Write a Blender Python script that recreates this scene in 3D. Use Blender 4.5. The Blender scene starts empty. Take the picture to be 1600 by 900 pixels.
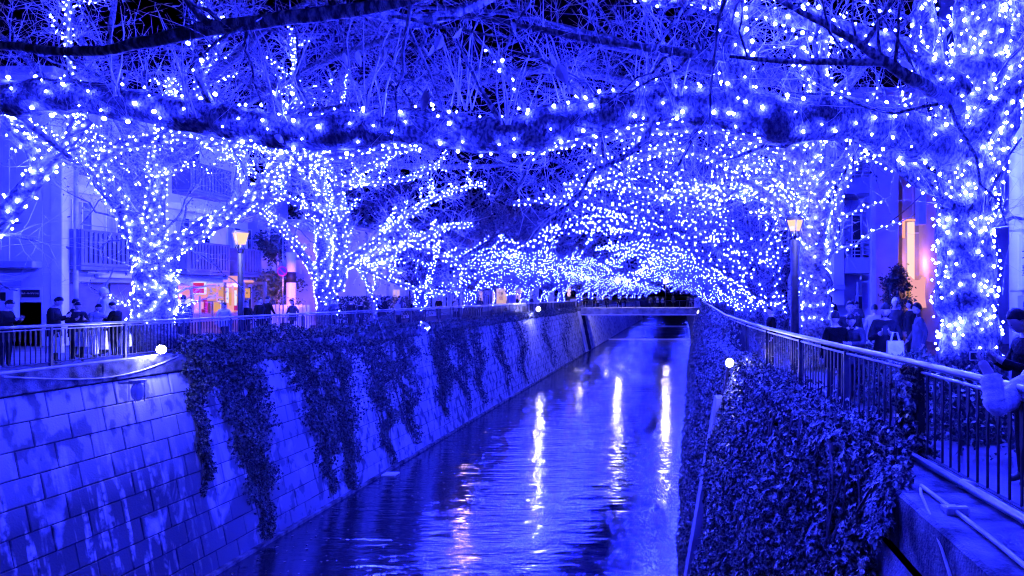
import bpy, bmesh, math, random
import numpy as np
from mathutils import Vector, Matrix
random.seed(7); RNG = np.random.default_rng(7)
SC = bpy.context.scene; COL = SC.collection
R = math.radians

# ------------------------------------------------------------------ camera
F = 1100.0; U0, V0 = 1065.0, 462.0; HC = 1.78      # focal length and principal point in photo pixels, eye height
cd = bpy.data.cameras.new('camera'); cam = bpy.data.objects.new('camera', cd); COL.objects.link(cam)
cam.location = (0, 0, HC); cam.rotation_euler = (R(90), 0, 0)
cd.sensor_width = 36; cd.lens = F/1600*36
cd.shift_x = -(U0-800)/1600; cd.shift_y = (V0-450)/1600
cd.clip_start = 0.05; cd.clip_end = 3000
SC.camera = cam
# ------------------------------------------------------------------ night sky
W = bpy.data.worlds.new('World'); SC.world = W; W.use_nodes = True
nt = W.node_tree; sky = nt.nodes.new('ShaderNodeTexSky'); sky.sky_type = 'NISHITA'; sky.sun_disc = False
sky.sun_elevation = R(-7); sky.sun_rotation = R(200)
nt.links.new(sky.outputs[0], nt.nodes['Background'].inputs[0]); nt.nodes['Background'].inputs[1].default_value = 0.1
SC.view_settings.view_transform = 'Standard'; SC.view_settings.look = 'None'
SC.view_settings.exposure = 0.0; SC.view_settings.gamma = 1.0
SC.render.engine = 'CYCLES'
cy = SC.cycles
cy.use_light_tree = True; cy.max_bounces = 5; cy.diffuse_bounces = 1; cy.glossy_bounces = 3; cy.transmission_bounces = 3
cy.sample_clamp_indirect = 25.0; cy.caustics_reflective = False; cy.caustics_refractive = False
cy.use_denoising = True; cy.filter_width = 1.25
BLUE = (0.015, 0.021, 1.0)
BULB = 2900.0

# ------------------------------------------------------------------ helpers
def P(u, v, Y):                      # a point of the photo at a distance Y
    return np.array([(u-U0)/F*Y, Y, HC-(v-V0)/F*Y])
def PX(u, v, X):                     # a point of the photo on the plane x = X
    Y = F*X/(u-U0); return np.array([X, Y, HC-(v-V0)/F*Y])
def tag(o, label=None, cat=None, group=None, kind=None):
    if label: o['label'] = label
    if cat: o['category'] = cat
    if group: o['group'] = group
    if kind: o['kind'] = kind
    return o
def empty(name, label, cat, loc=(0,0,0), group=None, rz=0):
    o = bpy.data.objects.new(name, None); COL.objects.link(o); o.location = tuple(float(x) for x in loc); o.rotation_euler.z = rz
    o.empty_display_size = 0.2
    return tag(o, label, cat, group)
def link(name, me, mat=None, parent=None, loc=None, kind=None):
    o = bpy.data.objects.new(name, me); COL.objects.link(o)
    if mat is not None and len(me.materials) == 0:
        for m in (mat if isinstance(mat, (list, tuple)) else [mat]): me.materials.append(m)
    if loc is not None: o.location = tuple(float(x) for x in loc)
    if parent is not None:
        o.parent = parent
        if loc is None:                 # geometry given in world coordinates
            o.matrix_parent_inverse = (Matrix.Translation(parent.location) @ parent.rotation_euler.to_matrix().to_4x4()).inverted()
    if kind: o['kind'] = kind
    return o
def mesh_np(name, V, Fc, smooth=False):
    V = np.asarray(V, dtype=np.float32).reshape(-1, 3); Fc = np.asarray(Fc, dtype=np.int32)
    me = bpy.data.meshes.new(name); n, k = Fc.shape
    me.vertices.add(len(V)); me.vertices.foreach_set('co', V.ravel())
    me.loops.add(n*k); me.loops.foreach_set('vertex_index', Fc.ravel())
    me.polygons.add(n); me.polygons.foreach_set('loop_start', np.arange(0, n*k, k, dtype=np.int32))
    try: me.polygons.foreach_set('loop_total', np.full(n, k, dtype=np.int32))
    except Exception: pass
    if smooth: me.polygons.foreach_set('use_smooth', np.ones(n, dtype=bool))
    me.update(calc_edges=True); return me
class MB:                             # collects boxes, tubes, polygons -> ONE mesh
    def __init__(s): s.v = []; s.f = []; s.m = []
    def add(s, vs, fs, m=0):
        b = len(s.v); s.v += [tuple(float(c) for c in p) for p in vs]; s.f += [tuple(b+i for i in f) for f in fs]; s.m += [m]*len(fs); return s
    def box(s, x0, x1, y0, y1, z0, z1, m=0, ch=0.0):
        if ch <= 0:
            return s.add([(x0,y0,z0),(x1,y0,z0),(x1,y1,z0),(x0,y1,z0),(x0,y0,z1),(x1,y0,z1),(x1,y1,z1),(x0,y1,z1)],
                  [(0,3,2,1),(4,5,6,7),(0,1,5,4),(1,2,6,5),(2,3,7,6),(3,0,4,7)], m)
        bm = bmesh.new(); bmesh.ops.create_cube(bm, size=1)
        for q in bm.verts: q.co = Vector(((x0+x1)/2+q.co.x*(x1-x0), (y0+y1)/2+q.co.y*(y1-y0), (z0+z1)/2+q.co.z*(z1-z0)))
        bmesh.ops.bevel(bm, geom=bm.edges[:], offset=ch, segments=1, affect='EDGES', profile=.5)
        bm.verts.index_update(); s.add([q.co[:] for q in bm.verts], [[q.index for q in f.verts] for f in bm.faces], m); bm.free(); return s
    def tube(s, pts, r, n=8, m=0, cap=True):
        pts = [np.array(p, float) for p in pts]; K = len(pts); rr = r if hasattr(r, '__len__') else [r]*K
        T = [pts[min(i+1,K-1)]-pts[max(i-1,0)] for i in range(K)]; T = [t/(np.linalg.norm(t)+1e-9) for t in T]
        a = np.array([0,0,1.]) if abs(T[0][2]) < .9 else np.array([1.,0,0])
        vs = []
        for p, t, q in zip(pts, T, rr):
            b1 = np.cross(t, a); b1 /= np.linalg.norm(b1)+1e-9; b2 = np.cross(t, b1); a = np.cross(b1, t) if False else a
            for k in range(n):
                an = 2*math.pi*k/n; vs.append(p+q*(math.cos(an)*b1+math.sin(an)*b2))
        fs = [(i*n+k, i*n+(k+1)%n, (i+1)*n+(k+1)%n, (i+1)*n+k) for i in range(K-1) for k in range(n)]
        if cap: fs += [tuple(range(n))[::-1], tuple(range((K-1)*n, K*n))]
        return s.add(vs, fs, m)
    def sphere(s, c, rx, ry=None, rz=None, nu=12, nv=8, m=0, fn=None):
        ry = rx if ry is None else ry; rz = rx if rz is None else rz; vs = []; fs = []
        for j in range(nv+1):
            th = math.pi*j/nv
            for i in range(nu):
                ph = 2*math.pi*i/nu; p = (math.sin(th)*math.cos(ph), math.sin(th)*math.sin(ph), math.cos(th))
                q = fn(p) if fn else p
                vs.append((c[0]+rx*q[0], c[1]+ry*q[1], c[2]+rz*q[2]))
        fs = [(j*nu+i, (j+1)*nu+i, (j+1)*nu+(i+1)%nu, j*nu+(i+1)%nu) for j in range(nv) for i in range(nu)]
        return s.add(vs, fs, m)
    def build(s, name, mat, parent=None, kind=None, smooth=False, loc=None):
        me = bpy.data.meshes.new(name); me.from_pydata(s.v, [], s.f)
        if isinstance(mat, (list, tuple)):
            for m in mat: me.materials.append(m)
            me.polygons.foreach_set('material_index', s.m)
        else: me.materials.append(mat)
        if smooth: me.polygons.foreach_set('use_smooth', [True]*len(me.polygons))
        me.validate(); me.update(); return link(name, me, None, parent, loc, kind)
def boxobj(name, mat, parent, *a, ch=0.0, kind=None): return MB().box(*a, ch=ch).build(name, mat, parent, kind)
def tubeobj(name, mat, parent, pts, r, n=8, kind=None): return MB().tube(pts, r, n).build(name, mat, parent, kind, smooth=True)
def copy_tree(o, parent=None):
    c = o.copy(); COL.objects.link(c)
    if parent is not None: c.parent = parent
    for ch in list(o.children): copy_tree(ch, c)
    return c

# ------------------------------------------------------------------ materials
def mat(name, c1, c2=None, scale=4.0, rough=.8, bump=.3, bscale=None, spec=.3, stretch=(1,1,1), metal=0, objcol=False, detail=5, lo=.35, hi=.65):
    m = bpy.data.materials.new(name); m.use_nodes = True; n = m.node_tree.nodes; l = m.node_tree.links; b = n['Principled BSDF']
    b.inputs['Roughness'].default_value = rough; b.inputs['Specular IOR Level'].default_value = spec; b.inputs['Metallic'].default_value = metal
    c2 = c2 or tuple(x*.65 for x in c1)
    g = n.new('ShaderNodeNewGeometry'); mp = n.new('ShaderNodeMapping'); mp.inputs['Scale'].default_value = stretch
    l.new(g.outputs['Position'], mp.inputs['Vector'])
    no = n.new('ShaderNodeTexNoise'); no.inputs['Scale'].default_value = scale; no.inputs['Detail'].default_value = detail
    l.new(mp.outputs[0], no.inputs['Vector'])
    cr = n.new('ShaderNodeValToRGB'); e = cr.color_ramp.elements
    e[0].position = lo; e[0].color = (*c2, 1); e[1].position = hi; e[1].color = (*c1, 1)
    l.new(no.outputs['Fac'], cr.inputs[0]); out = cr.outputs[0]
    if objcol:
        oi = n.new('ShaderNodeObjectInfo'); mx = n.new('ShaderNodeMix'); mx.data_type = 'RGBA'; mx.blend_type = 'MULTIPLY'; mx.inputs[0].default_value = 1
        l.new(out, mx.inputs[6]); l.new(oi.outputs['Color'], mx.inputs[7]); out = mx.outputs[2]
    l.new(out, b.inputs['Base Color'])
    if bump > 0:
        n2 = n.new('ShaderNodeTexNoise'); n2.inputs['Scale'].default_value = bscale or scale*6; n2.inputs['Detail'].default_value = 4
        l.new(mp.outputs[0], n2.inputs['Vector'])
        bp = n.new('ShaderNodeBump'); bp.inputs['Strength'].default_value = bump; bp.inputs['Distance'].default_value = .03
        l.new(n2.outputs['Fac'], bp.inputs['Height']); l.new(bp.outputs[0], b.inputs['Normal'])
    return m
def emit(name, c, s, sampling=True):
    m = bpy.data.materials.new(name); m.use_nodes = True; n = m.node_tree.nodes; b = n['Principled BSDF']
    b.inputs['Base Color'].default_value = (0,0,0,1); b.inputs['Specular IOR Level'].default_value = 0; b.inputs['Emission Color'].default_value = (*c, 1); b.inputs['Emission Strength'].default_value = s
    if not sampling: m.cycles.emission_sampling = 'NONE'
    return m
M = {}
M['bark'] = mat('bark', (.24,.23,.22), (.05,.045,.045), 15, .85, 1.0, 30, stretch=(1,1,1))
M['bark_dark'] = mat('bark_dark', (.5,.48,.46), (.05,.05,.055), 9, .7, .8, 40, lo=.45, hi=.62, stretch=(2.5,1,1))
M['bark_deep'] = mat('bark_deep', (.13,.125,.12), (.012,.011,.012), 17, .85, 1.0, 34, stretch=(1.6,1,1), detail=9, lo=.40, hi=.62)
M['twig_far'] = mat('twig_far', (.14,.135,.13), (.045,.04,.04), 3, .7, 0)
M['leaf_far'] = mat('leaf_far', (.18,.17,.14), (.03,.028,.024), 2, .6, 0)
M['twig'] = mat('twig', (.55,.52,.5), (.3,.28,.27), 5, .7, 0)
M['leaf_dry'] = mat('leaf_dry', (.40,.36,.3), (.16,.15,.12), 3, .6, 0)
M['ivy'] = mat('ivy', (.32,.36,.28), (.006,.007,.005), 26, .40, .15, 60, spec=.3, lo=.48, hi=.63, detail=2)  # near-black and pale blotches stand in for shaded gaps and lit leaf tops
M['ivy_dark'] = mat('ivy_dark', (.19,.22,.17), (.006,.007,.005), 24, .42, .15, 60, spec=.25, lo=.48, hi=.66, detail=2)  # leaf shade and lit tops painted into the colour here too, lower overall
M['hedge'] = mat('hedge', (.09,.12,.08), (.02,.028,.02), 5, .5, 0, spec=.4)
M['stem'] = mat('stem', (.12,.1,.09), None, 8, .9, .3)
M['concrete'] = mat('concrete', (.42,.42,.42), (.2,.2,.2), 1.3, .85, .5, 25)
M['coping'] = mat('coping', (.20,.20,.20), (.014,.016,.018), 2.6, .85, .7, 30)
M['ground'] = mat('ground', (.14,.14,.14), (.08,.08,.08), 1.2, .8, .3, 40)
M['asphalt'] = mat('asphalt', (.09,.09,.09), (.05,.05,.05), 1.2, .7, .3, 60)
M['steel'] = mat('steel', (.36,.36,.38), (.22,.22,.24), 3, .32, .05, 40, spec=.6, metal=.75)
M['paint_dark'] = mat('paint_dark', (.022,.022,.026), (.01,.01,.013), 6, .55, .05, 40, spec=.2)
M['paint_mid'] = mat('paint_mid', (.06,.06,.07), (.03,.03,.04), 6, .5, .05, 40, spec=.25)
M['white'] = mat('white', (.78,.78,.78), (.62,.62,.62), 2, .5, .1, 40)
M['pvc'] = mat('pvc', (.6,.6,.6), (.3,.3,.3), 3, .4, .05, 40)
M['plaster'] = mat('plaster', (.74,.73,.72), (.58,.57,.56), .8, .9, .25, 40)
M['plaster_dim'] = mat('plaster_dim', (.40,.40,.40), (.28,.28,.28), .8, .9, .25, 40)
M['plaster_stain'] = mat('plaster_stain', (.66,.65,.64), (.3,.3,.3), 1.1, .9, .25, 40, stretch=(1,1,.25), lo=.3, hi=.55)
M['slat'] = mat('slat', (.15,.15,.165), (.10,.10,.11), 2, .55, .05, 40)
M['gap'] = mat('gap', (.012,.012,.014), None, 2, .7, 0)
M['glass'] = mat('glass', (.05,.055,.06), (.03,.03,.04), 1, .12, 0, spec=.8)
M['curtain'] = mat('curtain', (.34,.34,.36), (.26,.26,.28), 3, .5, .1, 5, stretch=(3,3,.1))
M['shutter'] = mat('shutter', (.16,.16,.18), (.1,.1,.11), 2, .5, .1, 40)
M['rubber'] = mat('rubber', (.04,.04,.04), None, 5, .6, .1)
M['skin'] = mat('skin', (.42,.34,.30), (.36,.29,.25), 8, .5, .05, 60)
M['hair'] = mat('hair', (.012,.011,.011), (.006,.006,.006), 30, .5, .4, 90, spec=.25, stretch=(1,1,.2))
M['coat'] = mat('coat', (1,1,1), (.75,.75,.75), 9, .9, .5, 60, spec=.08, objcol=True)
M['trousers'] = mat('trousers', (.02,.02,.025), (.01,.01,.012), 9, .9, .4, 60, spec=.1)
M['shoe'] = mat('shoe', (.05,.05,.05), None, 9, .6, .1)
M['fur'] = mat('fur', (.85,.85,.85), (.6,.6,.6), 28, .95, .4, 90, stretch=(1,1,1))
M['bag'] = mat('bag', (.82,.82,.82), (.6,.6,.6), 9, .5, .5, 20)
M['wood'] = mat('wood', (.3,.2,.13), (.2,.13,.08), 4, .6, .2, 30, stretch=(6,6,.6))
M['red'] = mat('red', (.55,.03,.08), (.42,.02,.06), 4, .5, .05)
M['signblue'] = mat('signblue', (.05,.08,.5), (.04,.06,.4), 4, .5, .05)
M['ink'] = mat('ink', (.02,.02,.02), None, 4, .7, 0)
M['tarp'] = mat('tarp', (.4,.4,.42), (.3,.3,.32), 3, .7, .6, 6)
M['bulb'] = emit('bulb', BLUE, BULB)
M['bulb_far'] = emit('bulb_far', BLUE, BULB)
M['lamp_warm'] = emit('lamp_warm', (1,.62,.42), 1.25)
M['lamp_white'] = emit('lamp_white', (.8,.75,1.0), 30)
M['lamp_strong'] = emit('lamp_strong', (.85,.78,1.0), 300)
M['lamp_pink'] = emit('lamp_pink', (1,.6,.55), 200)
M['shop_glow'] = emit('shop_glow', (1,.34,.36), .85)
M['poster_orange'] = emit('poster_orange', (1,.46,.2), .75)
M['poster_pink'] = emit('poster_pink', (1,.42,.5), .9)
M['sign_red'] = emit('sign_red', (.75,.03,.2), .8)
M['sign_white'] = emit('sign_white', (.9,.85,1), 1.0)
M['neon'] = emit('neon', (1,.33,.22), 1.5)
M['neon_core'] = emit('neon_core', (1,.62,.55), 1.3)
M['window_warm'] = emit('window_warm', (1,.62,.6), .7)

def wall_mat():
    m = bpy.data.materials.new('wall_stone'); m.use_nodes = True; n = m.node_tree.nodes; l = m.node_tree.links; b = n['Principled BSDF']
    b.inputs['Roughness'].default_value = .82; b.inputs['Specular IOR Level'].default_value = .25
    g = n.new('ShaderNodeNewGeometry')
    def noise(sc, st, det=5, dist=0):
        mp = n.new('ShaderNodeMapping'); mp.inputs['Scale'].default_value = st; l.new(g.outputs['Position'], mp.inputs['Vector'])
        t = n.new('ShaderNodeTexNoise'); t.inputs['Scale'].default_value = sc; t.inputs['Detail'].default_value = det; t.inputs['Distortion'].default_value = dist
        l.new(mp.outputs[0], t.inputs['Vector']); return t.outputs['Fac']
    def ramp(x, a, bb):
        r = n.new('ShaderNodeMapRange'); r.inputs['From Min'].default_value = a; r.inputs['From Max'].default_value = bb; l.new(x, r.inputs[0]); return r.outputs[0]
    def math_(op, a, bb):
        q = n.new('ShaderNodeMath'); q.operation = op; q.use_clamp = True
        for i, x in enumerate((a, bb)):
            if isinstance(x, (int, float)): q.inputs[i].default_value = x
            else: l.new(x, q.inputs[i])
        return q.outputs[0]
    sep = n.new('ShaderNodeSeparateXYZ'); l.new(g.outputs['Position'], sep.inputs[0])
    low = ramp(sep.outputs['Z'], -.6, -3.4)                       # algae grows up from the water
    near = ramp(sep.outputs['Y'], 34, 20)
    algae = math_('MULTIPLY', ramp(noise(.75, (1,1,.55), 7, .6), .36, .47), math_('MULTIPLY', low, near))
    streak = ramp(noise(1.6, (1,2.2,.10), 6, .3), .53, .66)        # drip stains
    grime = ramp(noise(2.6, (1,1,.6), 9), .49, .60)
    dark = math_('MAXIMUM', math_('MULTIPLY', algae, .95), math_('MAXIMUM', math_('MULTIPLY', streak, .5), math_('MULTIPLY', grime, .8)))
    # pale limy runs, slanting
    mp = n.new('ShaderNodeMapping'); mp.inputs['Rotation'].default_value = (R(40),0,0); mp.inputs['Scale'].default_value = (1,2.6,.22); l.new(g.outputs['Position'], mp.inputs['Vector'])
    t = n.new('ShaderNodeTexNoise'); t.inputs['Scale'].default_value = 1.5; t.inputs['Detail'].default_value = 6; l.new(mp.outputs[0], t.inputs['Vector'])
    lime = math_('MULTIPLY', math_('MULTIPLY', math_('MULTIPLY', ramp(t.outputs['Fac'], .52, .62), ramp(noise(4.5, (1,1,1), 8), .40, .56)), ramp(sep.outputs['Y'], 21.5, 18)), ramp(sep.outputs['Z'], -1.5, -3))
    dark = math_('SUBTRACT', dark, lime)
    oi = n.new('ShaderNodeObjectInfo')
    mx = n.new('ShaderNodeMix'); mx.data_type = 'RGBA'; mx.inputs[6].default_value = (.46,.46,.46,1); mx.inputs[7].default_value = (.045,.05,.055,1)
    l.new(dark, mx.inputs[0])
    hs = n.new('ShaderNodeHueSaturation'); l.new(mx.outputs[2], hs.inputs['Color'])
    vr = n.new('ShaderNodeMapRange'); vr.inputs['To Min'].default_value = .82; vr.inputs['To Max'].default_value = 1.12; l.new(oi.outputs['Random'], vr.inputs[0]); l.new(vr.outputs[0], hs.inputs['Value'])
    l.new(hs.outputs[0], b.inputs['Base Color'])
    bp = n.new('ShaderNodeBump'); bp.inputs['Strength'].default_value = .5; bp.inputs['Distance'].default_value = .02; l.new(noise(22, (1,1,1), 5), bp.inputs['Height']); l.new(bp.outputs[0], b.inputs['Normal'])
    return m
M['wall'] = wall_mat()
def water_mat():
    m = bpy.data.materials.new('water'); m.use_nodes = True; n = m.node_tree.nodes; l = m.node_tree.links; b = n['Principled BSDF']
    b.inputs['Base Color'].default_value = (.012,.014,.016,1); b.inputs['Roughness'].default_value = .11; b.inputs['IOR'].default_value = 2.9
    b.inputs['Specular IOR Level'].default_value = .8
    g = n.new('ShaderNodeNewGeometry')
    def noise(sc, st, det, rot=0, dist=0):
        mp = n.new('ShaderNodeMapping'); mp.inputs['Scale'].default_value = st; mp.inputs['Rotation'].default_value = (0,0,R(rot)); l.new(g.outputs['Position'], mp.inputs['Vector'])
        t = n.new('ShaderNodeTexNoise'); t.inputs['Scale'].default_value = sc; t.inputs['Detail'].default_value = det; t.inputs['Distortion'].default_value = dist; l.new(mp.outputs[0], t.inputs['Vector']); return t.outputs['Fac']
    a = noise(.9, (.33,1.5,1), 3, 4, .6); c = noise(2.6, (.22,1.5,1), 2, -3, .3); pt = noise(.22, (.8,.5,1), 3, 10, .8)
    ad = n.new('ShaderNodeMath'); ad.operation = 'MULTIPLY_ADD'; l.new(c, ad.inputs[0]); ad.inputs[1].default_value = .34; l.new(a, ad.inputs[2])
    mr = n.new('ShaderNodeMapRange'); mr.inputs['From Min'].default_value = .38; mr.inputs['From Max'].default_value = .62; mr.inputs['To Min'].default_value = .15; mr.inputs['To Max'].default_value = .8; l.new(pt, mr.inputs[0])
    bp = n.new('ShaderNodeBump'); bp.inputs['Distance'].default_value = .16; l.new(mr.outputs[0], bp.inputs['Strength']); l.new(ad.outputs[0], bp.inputs['Height']); l.new(bp.outputs[0], b.inputs['Normal'])
    return m
M['water'] = water_mat()

# ------------------------------------------------------------------ setting: ground, water, canal walls
ZW = -6.5                                     # water level
XLT, BL = -15.2, 0.2                          # left wall top edge, batter
BR = 0.17
_Y = [-4, 3, 6.2, 8.2, 10.6, 15.7, 18.7, 27, 47, 100, 170, 420]
_X = [3.2, 2.85, 2.63, 2.5, 2.26, 1.93, 1.78, 1.67, 2.05, 2.9, 3.4, 3.6]
_O = [.9, .9, .72, .6, .5, .42, .4, .4, .4, .4, .4, .4]
def xrail(y): return float(np.interp(y, _Y, _X))
def xedge(y): return xrail(y) - float(np.interp(y, _Y, _O))
def xwl(z): return XLT + BL*(-z)
def xwr(y, z): return xedge(y) + BR*z
def sheet(name, m, pts, z):
    return tag(MB().add([(x, y, z) for x, y in pts], [tuple(range(len(pts)))]).build(name, m), kind='structure')
sheet('water', M['water'], [(-15.6,-30), (3.5,-30), (3.5,420), (-15.6,420)], ZW)
sheet('ground', M['asphalt'], [(-900,-60), (-15.5,-60), (-15.5,420), (-900,1400)], -.01)
rp = [(xedge(y)+.06, y) for y in (3,6.2,8.2,10.6,15.7,18.7,27,47,100,170,420)]
tag(MB().add([(x,y,-.01) for x,y in [(2.1,-60)]+rp+[(900,1400),(900,-60)]], [tuple(range(len(rp)+3))[::-1]]).build('ground', M['asphalt']), kind='structure')
sheet('far_ground', M['asphalt'], [(-900,1400),(-15.5,420.01),(3.2,420.01),(900,1400)][::-1], -.01)
tag(boxobj('walkway', M['ground'], None, -20.5, -15.75, 6, 118, -.2, .02), kind='structure')
tag(MB().add([(x,y,.02) for x,y in [(xrail(y)+.1,y) for y in (3,6.2,8.2,10.6,15.7,18.7,27,47,100)]+[(7.5,100),(7.5,3)]], [tuple(range(11))[::-1]]).build('walkway', M['ground']), kind='structure')

# left canal wall: block courses
lw = empty('canal_wall', 'pale stained stone block canal wall on the left bank, under the ivy strips', 'wall', (XLT, 30, 0))
BH = .6; ang = math.atan(BL); ch = .016
def block_mesh(L):
    x0 = 0; t = .16; y = L/2-.011; z = BH/math.cos(ang)/2-.011
    vs = [(-t,-y,-z),(-t,y,-z),(-t,y,z),(-t,-y,z),(-ch,-y,-z),(-ch,y,-z),(-ch,y,z),(-ch,-y,z),(0,-y+ch,-z+ch),(0,y-ch,-z+ch),(0,y-ch,z-ch),(0,-y+ch,z-ch)]
    fs = []
    for a in (0, 4):
        for k in range(4): fs.append((a+k, a+(k+1)%4, a+4+(k+1)%4, a+4+k))
    fs.append((8,9,10,11)); return vs, fs
vs, fs = block_mesh(1.0); bme = bpy.data.meshes.new('stone_block'); bme.from_pydata(vs, [], fs); bme.materials.append(M['wall']); bme.update()
ZTOP = -.5; cand = []; nrow = 10
for r_ in range(nrow+1):
    zc = ZTOP-BH*(r_+.5)
    for k in range(-4, 92):
        cand.append((14.2+k*1.0+(.5 if r_ % 2 else 0)+.0, zc, r_))
vis = []
for y, z, r_ in cand:
    u = U0+F*xwl(z)/y; v = V0+(HC-z)*F/y
    if y < 105.5: vis.append((-16500/y/y if -60 < u < 1100 and v < 960 else 9, y, z))
vis.sort(); rot = (0, -ang, 0)
allow = MB(); Rm = Matrix.Rotation(-ang, 3, 'Y')
for i, (q, y, z) in enumerate(vis):
    off = random.uniform(-.016, .014)
    if i < 300:
        o = bpy.data.objects.new('stone_block', bme); COL.objects.link(o); o.parent = lw
        o.location = (xwl(z)-XLT+off, y-30, z); o.rotation_euler = rot
    else:
        c = Vector((xwl(z)+off, y, z)); allow.add([c+Rm@Vector(p) for p in vs], fs)
allow.build('stone_courses', M['wall'], lw, kind='stuff')
M['joint'] = mat('joint', (.03,.03,.03), (.012,.012,.012), 4, .9, .2)
MB().add([(XLT-.03,-10,0),(xwl(-7)-.03,-10,-7),(xwl(-7)-.03,420,-7),(XLT-.03,420,0)], [(0,1,2,3)]).build('wall_backing', M['joint'], lw)
# wall beyond the bridge, plain concrete panels
fw = empty('canal_wall', 'plain concrete canal wall on the left bank beyond the far bridge', 'wall', (XLT, 150, 0))
for k in range(18):
    y0 = 108+k*8; mb = MB(); mb.add([(XLT+.08,y0,-.1),(xwl(-7)+.08,y0,-7),(xwl(-7)+.08,y0+7.95,-7),(XLT+.08,y0+7.95,-.1)], [(0,1,2,3)]); mb.build('wall_panel', M['wall'], fw)
tag(MB().add([(XLT+.12,102.2,-.4),(xwl(-7)+.14,102.2,-7),(xwl(-7)+.14,104.6,-7),(XLT+.12,104.6,-.4),(XLT-.2,102.2,-.4),(xwl(-7)-.2,102.2,-7)], [(0,1,2,3),(0,4,5,1)]).build('concrete_pilaster', M['plaster'], None), 'pale concrete pilaster on the left canal wall just before the bridge', 'pilaster')
# footing strip at the water line
boxobj('wall_footing', M['coping'], lw, xwl(ZW)-.2, xwl(ZW)+.14, 8, 400, -7, ZW+.10)
# left coping beam
cp = empty('coping_beam', 'dark stained concrete coping ledge along the top of the left canal wall', 'coping', (XLT, 30, -.25))
for k in range(31):
    y0 = 9+k*3.1; boxobj('coping_stone', M['coping'], cp, -15.95, XLT+.16+random.uniform(-.006,.006), y0, y0+3.085, -.47, .03, ch=.02)
# right canal wall
rw = empty('canal_wall', 'right bank canal wall buried under thick ivy beside the railing', 'wall', (1.5, 20, 0))
ys = [2,4,6.2,8.2,10.6,13,15.7,18.7,22,27,35,47,70,100,170,420]; mb = MB(); vs = []
for y in ys: vs += [(xwr(y,-.45),y,-.45),(xwr(y,-7),y,-7)]
mb.add(vs, [(2*i,2*i+2,2*i+3,2*i+1) for i in range(len(ys)-1)]); mb.build('wall_face', M['coping'], rw)
rc = empty('coping_beam', 'weathered concrete coping ledge under the right railing, near corner bare', 'coping', (2.2, 6, 0))
for a, b in zip(ys[:-3], ys[1:-2]):
    g = .006; mb = MB(); q = []
    for y in (a+g, b-g):
        x0 = xedge(y); x1 = xrail(y)+.12; q += [(x0,y,-.45),(x1,y,-.45),(x1,y,.05),(x0+.03,y,.05),(x0,y,.02)]
    mb.add(q, [(0,1,2,3,4)[::-1],(5,6,7,8,9),(1,6,7,2)[::-1],(2,7,8,3)[::-1],(3,8,9,4)[::-1],(4,9,5,0)[::-1]]); mb.build('coping_stone', M['coping'], rc)
# pilaster on the right wall
mb = MB(); q = []
for z in (-.9, -6.9):
    for y in (18.25, 19.0):
        q += [(xwr(y,z)+.02,y,z),(xwr(y,z)-.34,y,z)]
mb.add(q, [(0,1,5,4),(1,3,7,5),(3,2,6,7),(0,2,3,1)]); tag(mb.build('concrete_pilaster', M['plaster_dim']), 'narrow concrete pilaster showing between ivy on the right canal wall', 'pilaster')
# sills in the water beyond the bridge
for y, t in ((133, 'low concrete sill across the canal just beyond the bridge'), (190, 'farther low concrete sill across the canal water')):
    tag(MB().box(-13.9, 1.6, y, y+.5, ZW-.3, ZW+.12, ch=.04).build('water_sill', M['white']), t, 'sill')

# ------------------------------------------------------------------ bridge
br = empty('footbridge', 'low concrete girder bridge crossing the canal far away', 'bridge', (-6.5, 108, 0))
boxobj('girder', M['concrete'], br, -16, 3.2, 105.0, 111, -1.05, -.05, ch=.03); boxobj('edge_lip', M['white'], br, -16, 2.3, 104.85, 104.99, -1.15, -.98)
boxobj('abutment_post', M['white'], br, 1.9, 2.75, 104.6, 105.3, -.05, 1.5, ch=.03); boxobj('abutment_post', M['concrete'], br, -16.6, -15.7, 104.6, 105.3, -.5, 1.3, ch=.03)
mb = MB(); mb.tube([(-15.7,105.2,1.05),(1.9,105.2,1.05)], .05, 6); mb.box(-15.7,1.9,105.17,105.23,.06,.12); mb.build('handrail', M['paint_mid'], br)
for k in range(9): boxobj('post', M['paint_mid'], br, -15.6+k*2.18, -15.52+k*2.18, 105.15, 105.25, -.05, 1.04)
mb = MB()
for k in range(118): mb.box(-15.6+k*.148, -15.575+k*.148, 105.19, 105.21, .1, 1.02)
mb.build('bars', M['paint_dark'], br, kind='stuff')

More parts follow.
